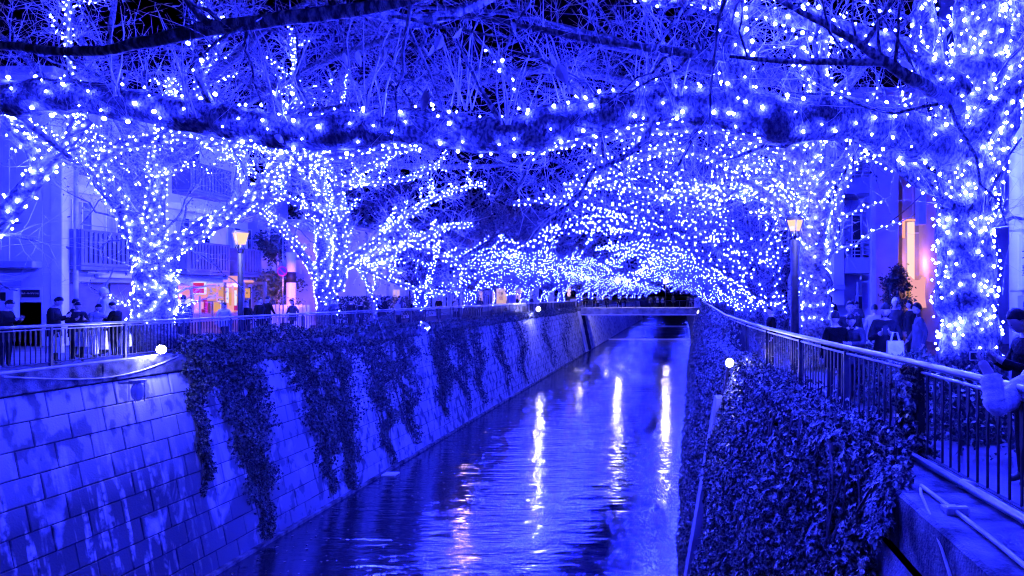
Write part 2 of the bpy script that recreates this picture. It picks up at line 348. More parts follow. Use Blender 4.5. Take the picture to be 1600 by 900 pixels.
# ------------------------------------------------------------------ railings
def bar_mesh(h, H=.90):
    mb = MB(); w, t = .024, .006
    mb.box(-t, t, -w, w, h+.06, H); r = .0085
    q = []
    for z, a, b in ((0,r,r),(h,r,r),(h+.06,t,w)): q += [(-a,-b,z),(a,-b,z),(a,b,z),(-a,b,z)]
    mb.add(q, [(i*4+k, i*4+(k+1)%4, i*4+4+(k+1)%4, i*4+4+k) for i in range(2) for k in range(4)])
    me = bpy.data.meshes.new('bar'); me.from_pydata(mb.v, [], mb.f); me.materials.append(M['paint_dark']); me.update(); return me, mb
BARS = [bar_mesh(.10+.07*i) for i in range(8)]
def railing(name, label, xs, posts, y0, y1, step, z0, H, loc, postmat, xo=0):
    rt = empty(name, label, 'railing', loc)
    yy = np.concatenate([np.arange(y0, min(y1,30), .6), np.arange(min(y1,30), y1, 3)])
    path = [np.array([xs(y), y, z0+H]) for y in yy]
    MB().tube(path, .036, 8).build('handrail', M['steel'], rt, smooth=True)
    MB().tube([p-np.array([0,0,.085]) for p in path], .016, 6).build('under_rail', M['steel'], rt, smooth=True)
    for a, b in zip(posts[:-1], posts[1:]):
        pts = [(xs(y), y, z0+.06) for y in np.linspace(a+.05, b-.05, 3)]; MB().tube(pts, .018, 4).build('bottom_rail', M['paint_mid'], rt)
    for p in posts:
        mb = MB(); x = xs(p); mb.box(x-.035,x+.035,p-.035,p+.035,z0-.06,z0+H-.05,ch=.006); mb.tube([(x,p,z0+H-.07),(x,p,z0+H-.03)],.028,8); mb.box(x-.06,x+.06,p-.06,p+.06,z0-.035,z0-.02)
        mb.build('post', postmat, rt)
    n = 0; rest = MB(); bars = []
    for a, b in zip(posts[:-1], posts[1:]):
        k = max(2, int((b-a)/step))
        for i in range(1, k):
            y = a+(b-a)*i/k; s = (i/k-.5)/.46; h = math.sqrt(max(0,1-s*s)); bars.append((y, min(7, int(h*7.4))))
    bars.sort()
    for y, hi in bars:
        if n < 300:
            o = bpy.data.objects.new('bar', BARS[hi][0]); COL.objects.link(o); o.parent = rt
            o.location = (xs(y)-loc[0], y-loc[1], z0+.06-loc[2]); o.scale = (1,1,(H-.14)/.90)
            o.rotation_euler.z = math.atan2(-(xs(y+.5)-xs(y-.5)), 1.0); n += 1
        else:
            m2 = BARS[hi][1]; s = (H-.14)/.90; rest.add([(xs(y)+p[0], y+p[1], z0+.06+p[2]*s) for p in m2.v], m2.f)
    if rest.v: rest.build('bars', M['paint_dark'], rt, kind='stuff')
    return rt
XRL = -15.5
lp = [10.4+2.3*i for i in range(41)]
railing('railing', 'long steel railing with flat bars along the left canal walkway', lambda y: XRL, lp, 10.4, 102.4, .128, .08, .96, (XRL, 20, 0), M['paint_mid'])
rpst = [3.0,5.0,7.5,9.95,12.6,15.8,19.2,22.2]+[22.2+3*i for i in range(1,27)]
railing('railing', 'railing with arched pattern of twisted bars and bright handrail along the right bank', xrail, rpst, 3, 100, .17, .05, 1.0, (2.5, 8, 0), M['paint_dark'])
# pipes and cables on the copings
tag(tubeobj('steel_pipe', M['steel'], None, [(xrail(y)-.13, y, .105) for y in (3,5,6.2,8)], .036, 10), 'thick steel pipe lying along the foot of the right railing', 'pipe')
tag(tubeobj('white_conduit', M['pvc'], None, [(2.17-.02*abs(y-5), y, .08) for y in (3.2,4,5,6,6.3)], .018, 8), 'thin white conduit with clip on the bare coping at right', 'conduit')
o = tag(MB().box(2.08,2.26,5.52,5.58,.05,.12,ch=.01).box(2.1,2.22,5.6,5.72,.051,.085).build('conduit_clip', M['pvc']), 'white clip block holding the conduit to the right coping', 'clip')
tag(MB().tube([(2.56,6.15,.105),(2.5,6.28,.105)], .045, 10).build('pipe_coupling', M['pvc'], smooth=True), 'pale coupling sleeve around the thick pipe at the right railing', 'coupling')
cpts = [(2.12,6.25,.07),(2.04,6.0,.09),(1.97,5.6,.05),(1.92,5.2,-.08),(1.9,4.8,-.35),(1.9,4.3,-.8)]
tag(tubeobj('cable', M['pvc'], None, cpts, .013, 6), 'pale cable drooping over the edge of the right coping', 'cable')
lpp = [(-15.13+.0*y, y, -.02+.006*math.sin(y)) for y in np.arange(10, 20.6, .7)]
tag(tubeobj('white_conduit', M['pvc'], None, [(x+.06,y,.06) for x,y,z in lpp], .035, 8), 'white conduit pipe running along the left coping below the people', 'conduit')
cc = [(-15.02, y, -.02-.42*math.sin(math.pi*(y-15.6)/5.4)*(.6+.4*(y-15.6)/5.4)) for y in np.linspace(15.6,21,12)]
tag(tubeobj('cable', M['pvc'], None, cc, .02, 6), 'white cable sagging across the left coping towards the floodlight', 'cable')

# ------------------------------------------------------------------ trees and string lights
def resample(pts, rad, step):
    pts = np.asarray(pts, float); rad = np.asarray(rad, float)
    d = np.r_[0, np.cumsum(np.linalg.norm(np.diff(pts, axis=0), axis=1))]; L = d[-1]; K = max(4, int(L/step)+2)
    t = np.linspace(0, L, K*3); q = np.stack([np.interp(t, d, pts[:,i]) for i in range(3)], 1); rr = np.interp(t, d, rad)
    for _ in range(4*3): q[1:-1] = (q[:-2]+q[1:-1]*2+q[2:])/4
    idx = np.linspace(0, len(q)-1, K).round().astype(int); return q[idx], rr[idx], L
def norm(a): return a/(np.linalg.norm(a, axis=-1, keepdims=True)+1e-9)
def tubes_batch(Pt, Rd, sides):       # (N,K,3), (N,K)
    N, K, _ = Pt.shape; T = np.empty_like(Pt); T[:,1:-1] = Pt[:,2:]-Pt[:,:-2]; T[:,0] = Pt[:,1]-Pt[:,0]; T[:,-1] = Pt[:,-1]-Pt[:,-2]; T = norm(T)
    ref = np.where(np.abs(T[:,:1,2:3]) < .8, np.array([0,0,1.]), np.array([1.,0,0])); ref = np.broadcast_to(ref, T.shape)
    b1 = norm(np.cross(T, ref)); b2 = np.cross(T, b1); an = np.arange(sides)*2*np.pi/sides
    V = Pt[:,:,None,:]+Rd[:,:,None,None]*(np.cos(an)[None,None,:,None]*b1[:,:,None,:]+np.sin(an)[None,None,:,None]*b2[:,:,None,:])
    base = np.arange(N)[:,None,None]*K*sides+np.arange(K-1)[None,:,None]*sides; k = np.arange(sides)[None,None,:]; k1 = (k+1) % sides
    Fc = np.stack([base+k, base+k1, base+sides+k1, base+sides+k], -1).reshape(-1, 4)
    return V.reshape(-1,3), Fc
def sprout(base, dirs, L, r0, K, wob, droop):
    N = len(base); t = np.linspace(0, 1, K); d = norm(dirs)
    side = norm(np.cross(d, RNG.normal(size=(N,3)))); bend = RNG.normal(size=(N,1,1))*wob
    Pt = base[:,None,:]+L[:,None,None]*(t[None,:,None]*d[:,None,:]+bend*(t**2)[None,:,None]*side[:,None,:])
    Pt += RNG.normal(size=Pt.shape)*(L*.025)[:,None,None]*(t > 0)[None,:,None]
    Pt[:,:,2] -= droop[:,None]*L[:,None]*(t**2)[None,:]
    return Pt, r0[:,None]*(1-.8*t)[None,:]
def pick(Pt, n, lo=.15, hi=1.0):       # random points on polylines (N,K,3)
    N, K, _ = Pt.shape; i = RNG.integers(0, N, n); t = RNG.uniform(lo, hi, n)*(K-1); a = np.minimum(t.astype(int), K-2); f = (t-a)[:,None]
    p = Pt[i,a]*(1-f)+Pt[i,a+1]*f; d = norm(Pt[i,a+1]-Pt[i,a]); return p, d
OCT_V = np.array([(1,0,0),(-1,0,0),(0,1,0),(0,-1,0),(0,0,1),(0,0,-1)], float)
OCT_F = np.array([(0,2,4),(2,1,4),(1,3,4),(3,0,4),(2,0,5),(1,2,5),(3,1,5),(0,3,5)])
def bulbs_mesh(name, C, r):
    V = (C[:,None,:]+OCT_V[None]*np.asarray(r).reshape(-1,1,1)).reshape(-1,3)
    return mesh_np(name, V, (np.arange(len(C))[:,None,None]*6+OCT_F[None]).reshape(-1,3), True)
LEAF2_V = np.array([(0,0,0),(.32,.45,.06),(0,1,-.04),(-.32,.45,.06)], float); LEAF2_F = np.array([(0,1,2),(0,2,3)])
LOB_V = np.array([(0,.12,0),(.20,-.06,-.03),(.55,.10,-.05),(.36,.36,.02),(.52,.66,-.06),(.20,.62,.02),(0,1.05,-.1),(-.20,.62,.02),(-.52,.66,-.06),(-.36,.36,.02),(-.55,.10,-.05),(-.20,-.06,-.03)], float)
LOB_F = np.array([(0,1,2),(0,2,3),(0,3,4),(0,4,5),(0,5,6),(0,6,7),(0,7,8),(0,8,9),(0,9,10),(0,10,11),(0,11,1)])
LOB3_V = np.array([(0,0,0),(.45,.25,-.03),(.22,.5,.03),(0,1,-.06),(-.22,.5,.03),(-.45,.25,-.03)], float); LOB3_F = np.array([(0,1,2),(0,2,3),(0,3,4),(0,4,5)])
def leaves_np(C, tip, nrm, size, LV, LF):
    tip = norm(tip); nrm = norm(nrm-tip*np.sum(nrm*tip, -1, keepdims=True)); sd = np.cross(tip, nrm)
    V = C[:,None,:]+size[:,None,None]*(LV[None,:,0:1]*sd[:,None,:]+LV[None,:,1:2]*tip[:,None,:]+LV[None,:,2:3]*nrm[:,None,:])
    return V.reshape(-1,3), (np.arange(len(C))[:,None,None]*len(LV)+LF[None]).reshape(-1,3)
bulb_unit = MB().sphere((0,0,0), 1, nu=8, nv=6); _m = bpy.data.meshes.new('bulb'); _m.from_pydata(bulb_unit.v, [], bulb_unit.f); _m.materials.append(M['bulb']); _m.validate(); _m.update(); BULB_ME = _m
def surf_points(q, rr, L, dens, minlin, out):
    K = len(q); circ = 2*np.pi*rr.mean(); n = int(L*max(dens*circ, minlin)); 
    if n < 1: return np.zeros((0,3))
    turns = L*max(2.0, 3.2*rr.mean()/.2) if rr.mean() > .1 else L*3
    s = (np.arange(n)+RNG.uniform(-.35,.35,n))/n; s = np.clip(s, 0, 1); t = s*(K-1); a = np.minimum(t.astype(int), K-2); f = (t-a)[:,None]
    p = q[a]*(1-f)+q[a+1]*f; r = rr[a]*(1-f[:,0])+rr[a+1]*f[:,0]; T = norm(q[a+1]-q[a]); ref = np.where(np.abs(T[:,2:3]) < .8, np.array([0,0,1.]), np.array([1.,0,0]))
    b1 = norm(np.cross(T, ref)); b2 = np.cross(T, b1); an = np.arange(n)*2.399963+RNG.uniform(-.5,.5,n)
    return p+(r+out)[:,None]*(np.cos(an)[:,None]*b1+np.sin(an)[:,None]*b2)
LIMB_LIT, LIMB_DARK = 1, 0
def tree(label, llabel, limbs, sub=2.2, subL=(.8,2.2), twig=14, leaf=4, br=.02, dens=26, minlin=12, sub_lit=.55, up=.35, bark='bark', individual=0, cord=False, lit_mat='bulb', out=.02, twr=.006, group=True, twL=(.35,1.1), tm='twig', lm='leaf_dry'):
    base = np.asarray(limbs[0][0][0], float)
    rt = empty('cherry_tree', label, 'tree', base, 'cherry trees lining the canal' if group else None)
    polys = []; lit = []; tips = []
    for i, (pts, rad, on) in enumerate(limbs):
        q, rr, L = resample(pts, rad, .16 if L_near(pts) else .4)
        q = q.copy(); q[1:-1] += RNG.normal(size=q[1:-1].shape)*rr[1:-1,None]*.10; rr = rr*(1+RNG.normal(size=len(rr))*.05)
        V, Fc = tubes_batch(q[None], rr[None], 10 if rr.mean() > .08 else 7); link('trunk' if i == 0 else 'limb', mesh_np('limb', V, Fc, True), M[bark], rt)
        polys.append((q, rr, L, on))
        if on: lit.append(surf_points(q, rr, L, dens*on, minlin, out))
    B = []; D = []; LL = []; R0 = []; ON = []
    for q, rr, L, on in polys:
        n = int(L*sub)
        if n < 1: continue
        K = len(q); t = RNG.uniform(.25 if q is polys[0][0] else .08, 1, n)*(K-1); a = np.minimum(t.astype(int), K-2)
        B.append(q[a]); T = norm(q[a+1]-q[a]); d = RNG.normal(size=(n,3)); d -= T*np.sum(d*T, -1, keepdims=True); d = norm(d)+.6*T; d[:,2] += up; D.append(d)
        LL.append(RNG.uniform(*subL, n)*(1.15-.5*t/(K-1))); R0.append(np.clip(rr[a]*.35, .012, .05)); ON.append(np.full(n, on))
    if B:
        B = np.concatenate(B); D = np.concatenate(D); LL = np.concatenate(LL); R0 = np.concatenate(R0); ON = np.concatenate(ON)
        Pb, Rb = sprout(B, D, LL, R0, 7, .25, RNG.uniform(-.05,.22,len(B)))
        V, Fc = tubes_batch(Pb, Rb, 5 if base[1] < 40 else 4); link('branches', mesh_np('branches', V, Fc, True), M[bark], rt, kind='stuff')
        for i in range(len(Pb)):
            if ON[i] and RNG.random() < sub_lit: lit.append(surf_points(Pb[i][:6], Rb[i][:6], LL[i]*.85, dens, minlin*.8, out))
        n1 = int(len(Pb)*twig); 
        if n1:
            p, d = pick(Pb, n1); dd = RNG.normal(size=(n1,3)); dd = norm(dd)+.7*d; dd[:,2] += .25
            L1 = RNG.uniform(*twL, n1); P1, R1 = sprout(p, dd, L1, np.full(n1, twr), 4, .3, RNG.uniform(-.15,.25,n1))
            n2 = int(n1*.7); p, d = pick(P1, n2); dd = norm(RNG.normal(size=(n2,3)))+.9*d; P2, R2 = sprout(p, dd, RNG.uniform(.15,.5,n2)*twL[1]/1.1, np.full(n2, twr*.6), 3, .25, RNG.uniform(-.2,.2,n2))
            Va, Fa = tubes_batch(P1, R1, 3); Vb, Fb = tubes_batch(P2, R2, 3)
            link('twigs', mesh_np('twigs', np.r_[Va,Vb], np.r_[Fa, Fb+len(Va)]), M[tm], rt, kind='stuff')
            n3 = int(len(Pb)*leaf)
            if n3:
                p, d = pick(P1, n3, .3, 1); tip = RNG.normal(size=(n3,3))*.7+np.array([0,0,-.6]); V, Fc = leaves_np(p, tip, RNG.normal(size=(n3,3)), RNG.uniform(.05,.095,n3)*(1 if twr < .008 else 1.5), LEAF2_V, LEAF2_F)
                link('leaves', mesh_np('leaves', V, Fc), M[lm], rt, kind='stuff')
    if llabel:
        C = np.concatenate(lit); C = C[C[:,2] > 1.0+.2*np.sin(C[:,1]*7)]; lt = empty('string_lights', llabel, 'string lights', base+np.array([0,0,.6]), 'string lights wound round the cherry trees')
        C = C[RNG.random(len(C)) > .05]; C = C+RNG.normal(size=C.shape)*.012; rb = br*RNG.uniform(.55,1.35,len(C))**.8; ind = np.zeros(len(C), bool)
        if individual:
            u = U0+F*C[:,0]/np.maximum(C[:,1],.1); v = V0-F*(C[:,2]-HC)/np.maximum(C[:,1],.1); sc = np.where((u>-5)&(u<1605)&(v>-5)&(v<905)&(C[:,1]>.5), rb/np.maximum(C[:,1],.1), 0)
            k = np.argsort(-sc)[:individual]; ind[k] = True
            for j in k:
                o = bpy.data.objects.new('bulb', BULB_ME); COL.objects.link(o); o.parent = lt; o.location = tuple(float(x) for x in C[j]-base-np.array([0,0,.6])); o.scale = (float(rb[j]),)*3
        link('bulbs', bulbs_mesh('bulbs', C[~ind], rb[~ind]), M[lit_mat], lt, kind='stuff')
        if cord:
            mb = MB()
            for (q, rr, L, on) in polys:
                if not on: continue
                K = len(q); n = int(L*14); s = np.linspace(0, K-1.001, n); a = s.astype(int); f = (s-a)[:,None]; p = q[a]*(1-f)+q[a+1]*f; r = rr[a]
                T = norm(q[a+1]-q[a]); b1 = norm(np.cross(T, np.where(np.abs(T[:,2:3])<.8, np.array([0,0,1.]), np.array([1.,0,0])))); b2 = np.cross(T, b1); an = s/(K-1)*L*4.2
                mb.tube(p+(r+.012)[:,None]*(np.cos(an)[:,None]*b1+np.sin(an)[:,None]*b2), .005, 4, cap=False)
            mb.build('cord', M['rubber'], lt)
    return rt
def L_near(pts): return np.asarray(pts)[:,1].min() < 20
def img(Y, *uvr, on=1):              # limb from photo points: (u,v,r) or (u,v,r,Y)
    return ([P(a[0], a[1], a[3] if len(a) > 3 else Y) for a in uvr], [a[2] for a in uvr], on)

# near right tree, whose long limb crosses the whole canal
b = P(1515, 640, 8.8); top = P(1510, 420, 8.8)
R1 = [([np.array([b[0]+.05, 8.8, .0]), P(1518,560,8.8), P(1512,430,8.8), P(1512,320,8.8), P(1520,200,8.7), P(1530,90,8.6), P(1540,-60,8.4), P(1550,-260,8.2)], [.46,.38,.35,.34,.34,.32,.27,.16], 1.7),
      img(8, (1510,250,.28,8.7),(1420,205,.26,8.4),(1320,185,.25,8.0),(1220,190,.24,7.7),(1130,170,.23),(1050,155,.22),(980,168,.21),(900,185,.215),(820,210,.205),(740,212,.21),(650,198,.20),(550,202,.205),(450,208,.19),(350,188,.2),(250,172,.185),(130,152,.18),(0,150,.20),(-140,140,.16),(-320,110,.09), on=.5),
      img(8.7, (1530,310,.2),(1572,190,.15),(1590,70,.1),(1605,-60,.06)), img(9, (1505,260,.18),(1468,140,.14),(1452,30,.1),(1440,-60,.06)), img(8.4, (1530,210,.16),(1600,120,.12),(1660,40,.07)),
      img(7.8, (1160,180,.2),(1152,120,.17),(1150,50,.15),(1140,-30,.12),(1120,-160,.08)),
      img(8.2, (1500,150,.2),(1420,80,.15),(1330,50,.12),(1240,30,.09),(1130,10,.06),(1010,-20,.04)),
      img(8.0, (1515,330,.16,8.6),(1400,250,.12,9),(1340,200,.1,9.5),(1280,120,.08,9.5),(1230,60,.06,9.5)),
      img(6.8, (1150,92,.05,7.6),(1080,84,.042),(1000,72,.038),(930,62,.034),(870,52,.03),(800,38,.026),(720,20,.02), on=0),
      img(5.6, (1500,170,.08,8.2),(1455,140,.06,6.2),(1422,122,.055),(1380,95,.045),(1335,62,.036),(1285,35,.03),(1230,8,.022),(1180,-20,.015), on=0),
      img(5.6, (1390,98,.03),(1330,96,.03),(1260,97,.026),(1200,94,.02),(1140,88,.014), on=0),
      img(5.6, (1350,70,.025),(1380,25,.018),(1400,-10,.014), on=0)]
tree('large cherry tree at the right railing, its long thick limb crossing the canal overhead', 'big blue bulbs on the near right tree and its limb over the canal', R1, sub=2.0, subL=(.7,2.0), twig=10, leaf=.6, br=.0165, dens=34, minlin=9, sub_lit=.6, individual=300, cord=True, out=.03, twr=.0045, twL=(.3,.9), bark='bark_deep')
lv = [(-.0,0,0),(.2,.18,.05),(.3,.45,.07),(.2,.75,.03),(0,1.05,-.06),(-.2,.75,.03),(-.3,.45,.07),(-.2,.18,.05),(0,.5,-.02)]; lme = bpy.data.meshes.new('leaf'); lme.from_pydata(lv, [], [(8,i,(i+1) % 8) for i in range(8)]); M['leaf_pale'] = mat('leaf_pale', (.6,.56,.5), (.42,.38,.32), 20, .5, .2); lme.materials.append(M['leaf_pale'])
rt1 = [o for o in COL.objects if o.name == 'cherry_tree'][0]
for u, v, Y, sz in ((872,98,4.6,.15),(862,84,4.6,.12),(722,44,5,.12),(692,55,5,.13),(678,70,5,.1),(664,140,5.5,.17),(560,78,5.5,.13),(538,82,5.5,.1),(1080,12,5,.13),(1244,75,5,.13),(1414,70,5.2,.14),(1408,92,5.2,.13),(1147,192,6.5,.12),(416,18,5,.12),(438,210,6.5,.16),(1470,26,5.5,.12),(600,75,5.4,.08)):
    o = bpy.data.objects.new('leaf', lme); COL.objects.link(o); o.parent = rt1; o.location = tuple(float(a) for a in P(u,v,Y)-np.array(rt1.location)); o.scale = (sz,)*3; o.rotation_euler = (random.uniform(-2.4,-1.2), random.uniform(-.6,.6), random.uniform(-1.5,1.5))
q = MB()
for u, v, k in ((575,178,5),(592,182,3),(712,165,4),(735,172,6),(440,190,5),(300,185,3),(1000,165,5),(1062,150,4),(880,170,3),(790,195,5),(180,150,4)):
    for _ in range(k):
        p = P(u+random.uniform(-9,9), v, 7.75); d = np.array([random.uniform(-.45,.45), random.uniform(-.4,.1), 1.0]); L = random.uniform(.5,1.25); sd = np.array([random.uniform(-.3,.3),0,0]); q.tube([p, p+d*L*.35, p+d*L*.7+sd*L*.3, p+d*L+sd*L], [.009,.008,.006,.003], 5)
q.build('shoots', M['twig'], rt1, kind='stuff', smooth=True)
# tree behind the camera whose dark branch hangs into the upper left
R0 = [([(3.9,1.2,0),(3.8,1.2,2.2),(3.2,1.5,4.0),(2.3,2.6,4.8),(1.2,3.8,4.6)], [.3,.27,.2,.16,.13], 0),
      ([(1.2,3.8,4.6), P(800,-60,5.2), P(690,-15,5.2), P(600,8,5.2), P(530,20,5.2), P(460,28,5.2), P(400,38,5.2), P(330,42,5.2), P(290,52,5.2), P(220,68,5.3), P(160,82,5.4), P(80,80,5.5), P(0,70,5.6), P(-120,60,5.7)], [.08,.056,.054,.054,.054,.052,.05,.056,.058,.044,.038,.036,.033,.025], 0),
      ([P(330,44,5.2), P(300,10,5.2), P(270,-30,5.2)], [.04,.03,.02], 0), ([P(560,12,5.2), P(640,35,6), P(720,20,6.6), P(800,-20,7)], [.05,.06,.05,.03], 0)]
R0[0] = (R0[0][0], R0[0][1], 1); R0.append(([(2.3,2.6,4.8), (1.4,4.2,4.75), P(1120,-40,5.8), P(1065,5,6.1), P(1020,8,6.4), P(985,-18,6.6)], [.12,.09,.06,.045,.035,.02], 1))  # trunk out of view carries added bulbs to light the near branch and ivy
tree('cherry tree overhead, its dark bare branch crossing the upper left corner', 'blue bulbs on the high branch right of centre, with unseen trunk bulbs added for light', R0, sub=2.6, subL=(.5,1.5), twig=8, leaf=.25, bark='bark_dark', up=.1, br=.017, dens=22, minlin=9, sub_lit=0, out=.025, twr=.0035, twL=(.2,.7))
# left tree outside the frame with a lit bough entering at the left edge
L0 = [([(-17,12.5,0),(-16.8,12.4,1.8),(-15.2,12,3.2)], [.42,.36,.26], 1),
      ([(-15.2,12,3.2), P(-150,440,11), P(-60,395,10.5), P(0,345,10.2), P(35,300,10), P(65,268,10), P(95,232,10), P(140,190,10)], [.26,.2,.16,.14,.12,.1,.08,.05], 1),
      ([P(62,272,10), P(58,240,10), P(20,205,9.5), P(-30,160,9)], [.07,.06,.05,.04], 1),
      ([P(110,246,9), P(60,205,8.5), P(20,172,8.2), P(-30,140,8)], [.03,.034,.03,.025], 0)]
tree('leaning cherry bough with large bulbs entering at the left edge of the view', 'large blue bulbs on the bough at the left edge before the white column', L0, sub=1.5, subL=(.6,1.6), twig=8, leaf=.5, br=.020, dens=22, minlin=10, sub_lit=.2, out=.025, twr=.005)
# left tree with the forked trunk
L1x = [
      img(24, (240,300,.2,22),(200,170,.14),(170,60,.1),(190,-60,.05), on=0), img(25, (245,260,.2,22),(310,140,.14),(360,40,.1),(400,-60,.05), on=0), img(23, (230,330,.2,22),(120,180,.14),(40,90,.1),(-40,20,.05), on=0), img(19, (245,250,.15,22),(330,120,.12,20),(420,40,.09,19),(520,-20,.05,18), on=0), img(20, (250,260,.15,22),(380,190,.12,20),(520,170,.09,19),(660,150,.05,18), on=0), img(24, (240,280,.2,22),(150,120,.14),(110,20,.1),(90,-60,.05), on=0), img(22, (270,240,.15,22),(400,150,.12,20),(520,90,.09,18),(640,50,.05,16), on=0),
      ]
L1 = [([np.array([-16.5,22,0]), P(245,480,22), P(244,430,22), P(243,392,22)], [.66,.58,.55,.5], 1),
      img(22, (243,400,.4),(205,350,.3),(175,300,.27),(145,258,.24),(105,228,.2),(50,200,.17),(-20,180,.12)),
      img(22, (250,402,.38),(300,366,.28),(345,345,.25),(388,316,.22),(420,280,.2),(450,240,.17),(470,205,.14),(462,150,.1),(460,60,.06)),
      img(22, (243,392,.3),(243,330,.26),(244,270,.22),(248,225,.18),(255,180,.13),(270,120,.08)),
      img(21, (145,258,.16),(200,222,.15),(300,212,.14),(400,222,.12),(470,235,.1)),
      img(20, (250,225,.12),(300,150,.1),(330,90,.08),(345,20,.05)), img(21, (110,230,.12),(110,150,.1),(108,70,.08),(104,-20,.05)),
      ([P(420,280,22), P(470,255,20), P(560,235,19), P(650,220,18)], [.14,.12,.09,.05], 1), ([P(243,330,22), np.array([-18.5,23,6]), np.array([-21,24,8.5])], [.2,.15,.08], 1)]
tree('cherry tree with thick forked trunk between the two balconies on the left bank', 'blue bulbs wound round the forked trunk between the left balconies', L1+L1x, sub=2.6, subL=(.8,2.4), twig=13, leaf=16, br=.020, dens=24, minlin=13, sub_lit=.5, out=.03, twr=.007)
L2x = [img(35, (500,240,.22,33),(560,150,.16),(600,90,.12),(640,20,.06), on=0), img(34, (495,230,.22,33),(440,160,.16),(400,90,.12),(380,20,.06), on=0), img(32, (520,240,.2),(620,180,.16,30),(720,130,.12,28),(800,90,.06,26), on=0), img(33, (520,260,.2),(660,230,.15),(760,200,.1),(860,190,.05), on=0), img(30, (500,220,.2,33),(540,100,.14),(600,20,.1),(660,-40,.05), on=0), img(34, (522,250,.2,33),(640,260,.15),(760,260,.1),(880,250,.05), on=0), img(30, (520,225,.2,33),(660,150,.14),(800,120,.1),(930,90,.05), on=0), img(34, (498,300,.2),(420,230,.15),(340,200,.1),(280,190,.05), on=0)]
L2 = [([np.array([-16.5,33,0]), P(512,480,33), P(506,420,33), P(503,340,33), P(499,265,33), P(490,222,33), P(470,170,33), P(450,120,33)], [.55,.46,.36,.32,.28,.24,.16,.08], 1),
      img(33, (522,455,.4),(534,400,.33),(531,330,.3),(523,270,.26),(518,225,.2),(530,160,.12),(545,80,.06)),
      img(33, (536,412,.2),(575,388,.18),(610,362,.16),(650,325,.13),(700,300,.09,31),(760,285,.05,30)),
      img(33, (530,415,.2),(560,410,.18),(600,402,.16),(640,378,.14),(690,355,.12),(740,350,.08)),
      img(33, (534,408,.16),(575,422,.13),(615,440,.11),(650,452,.09),(690,456,.06),(720,460,.04)),
      img(32, (503,340,.2),(470,320,.17),(430,300,.14),(400,270,.11),(360,250,.07)),
      img(33, (500,440,.2),(470,395,.17),(446,360,.15),(415,330,.12),(360,318,.08)),
      img(31, (522,300,.16),(560,282,.14),(610,285,.12),(655,275,.1),(685,255,.08),(700,235,.05)),
      img(31, (518,290,.14),(560,270,.12),(600,250,.09),(625,232,.06)), img(31, (498,262,.14),(450,238,.12),(400,232,.1),(340,235,.06)),
      img(32, (640,378,.11),(680,395,.1),(720,420,.08),(760,440,.05))]
tree('double stemmed cherry tree on the left bank right of the red ringed sign', 'dense blue bulbs on the double stemmed tree right of the red ringed sign', L2+L2x, sub=2.6, subL=(.8,2.4), twig=13, leaf=20, br=.019, dens=20, minlin=11, sub_lit=.6, out=.03, twr=.009)
R2x = [img(16, (1270,240,.2,16.6),(1180,140,.15),(1060,90,.11),(930,70,.05), on=0), img(18, (1275,200,.2,16.5),(1200,90,.14),(1100,20,.1),(1000,-40,.05), on=0), img(20, (1270,280,.2,16.8),(1130,180,.14),(980,150,.1),(850,140,.05), on=0), img(17, (1280,180,.18,16.5),(1360,90,.12),(1430,20,.06), on=0), img(15, (1240,130,.14,16),(1100,110,.11),(950,60,.08),(790,20,.05),(640,10,.03), on=0), img(17, (1250,220,.16,16.5),(1080,150,.12),(900,110,.09),(740,110,.06),(600,130,.03), on=0), img(20, (1250,250,.16,17),(1100,200,.12),(930,180,.09),(780,190,.06), on=0)]
R2 = [([np.array([3.3,16.8,0]), P(1275,520,16.8), P(1275,440,16.8), P(1268,380,16.8), P(1272,310,16.8), P(1266,245,16.6), P(1275,150,16.4), P(1290,40,16)], [.42,.36,.33,.32,.3,.26,.18,.1], 1),
      img(16, (1266,260,.22,16.6),(1205,218,.18),(1120,196,.16),(1040,199,.14),(960,212,.12),(890,224,.1),(840,235,.06)),
      img(19, (1268,300,.2,16.8),(1200,262,.17,18),(1120,250,.15),(1055,228,.13),(1005,243,.12),(950,266,.1),(905,288,.08),(880,293,.05)),
      img(20, (1270,330,.16,16.8),(1210,300,.14),(1130,300,.12),(1060,305,.1),(1000,300,.08),(940,290,.06),(880,290,.04)),
      img(16.5, (1272,310,.18),(1320,250,.15),(1370,200,.12),(1430,150,.07)), img(16.5, (1270,380,.16),(1230,330,.13),(1180,290,.1),(1130,270,.07)),
      img(17, (1275,430,.15),(1300,380,.12),(1310,300,.1),(1340,250,.07)), img(18, (955,262,.06),(935,240,.05),(918,222,.03))]
tree('cherry tree on the right bank right of the street lamp, spreading arched boughs', 'blue bulbs covering the right tree just right of the street lamp', R2+R2x, sub=3.0, subL=(.8,2.4), twig=12, leaf=9, br=.0165, dens=26, minlin=12, sub_lit=.55, out=.03, twr=.006)
ORD = ['third','fourth','fifth','sixth','seventh','eighth','ninth','tenth','eleventh','twelfth','thirteenth','fourteenth']
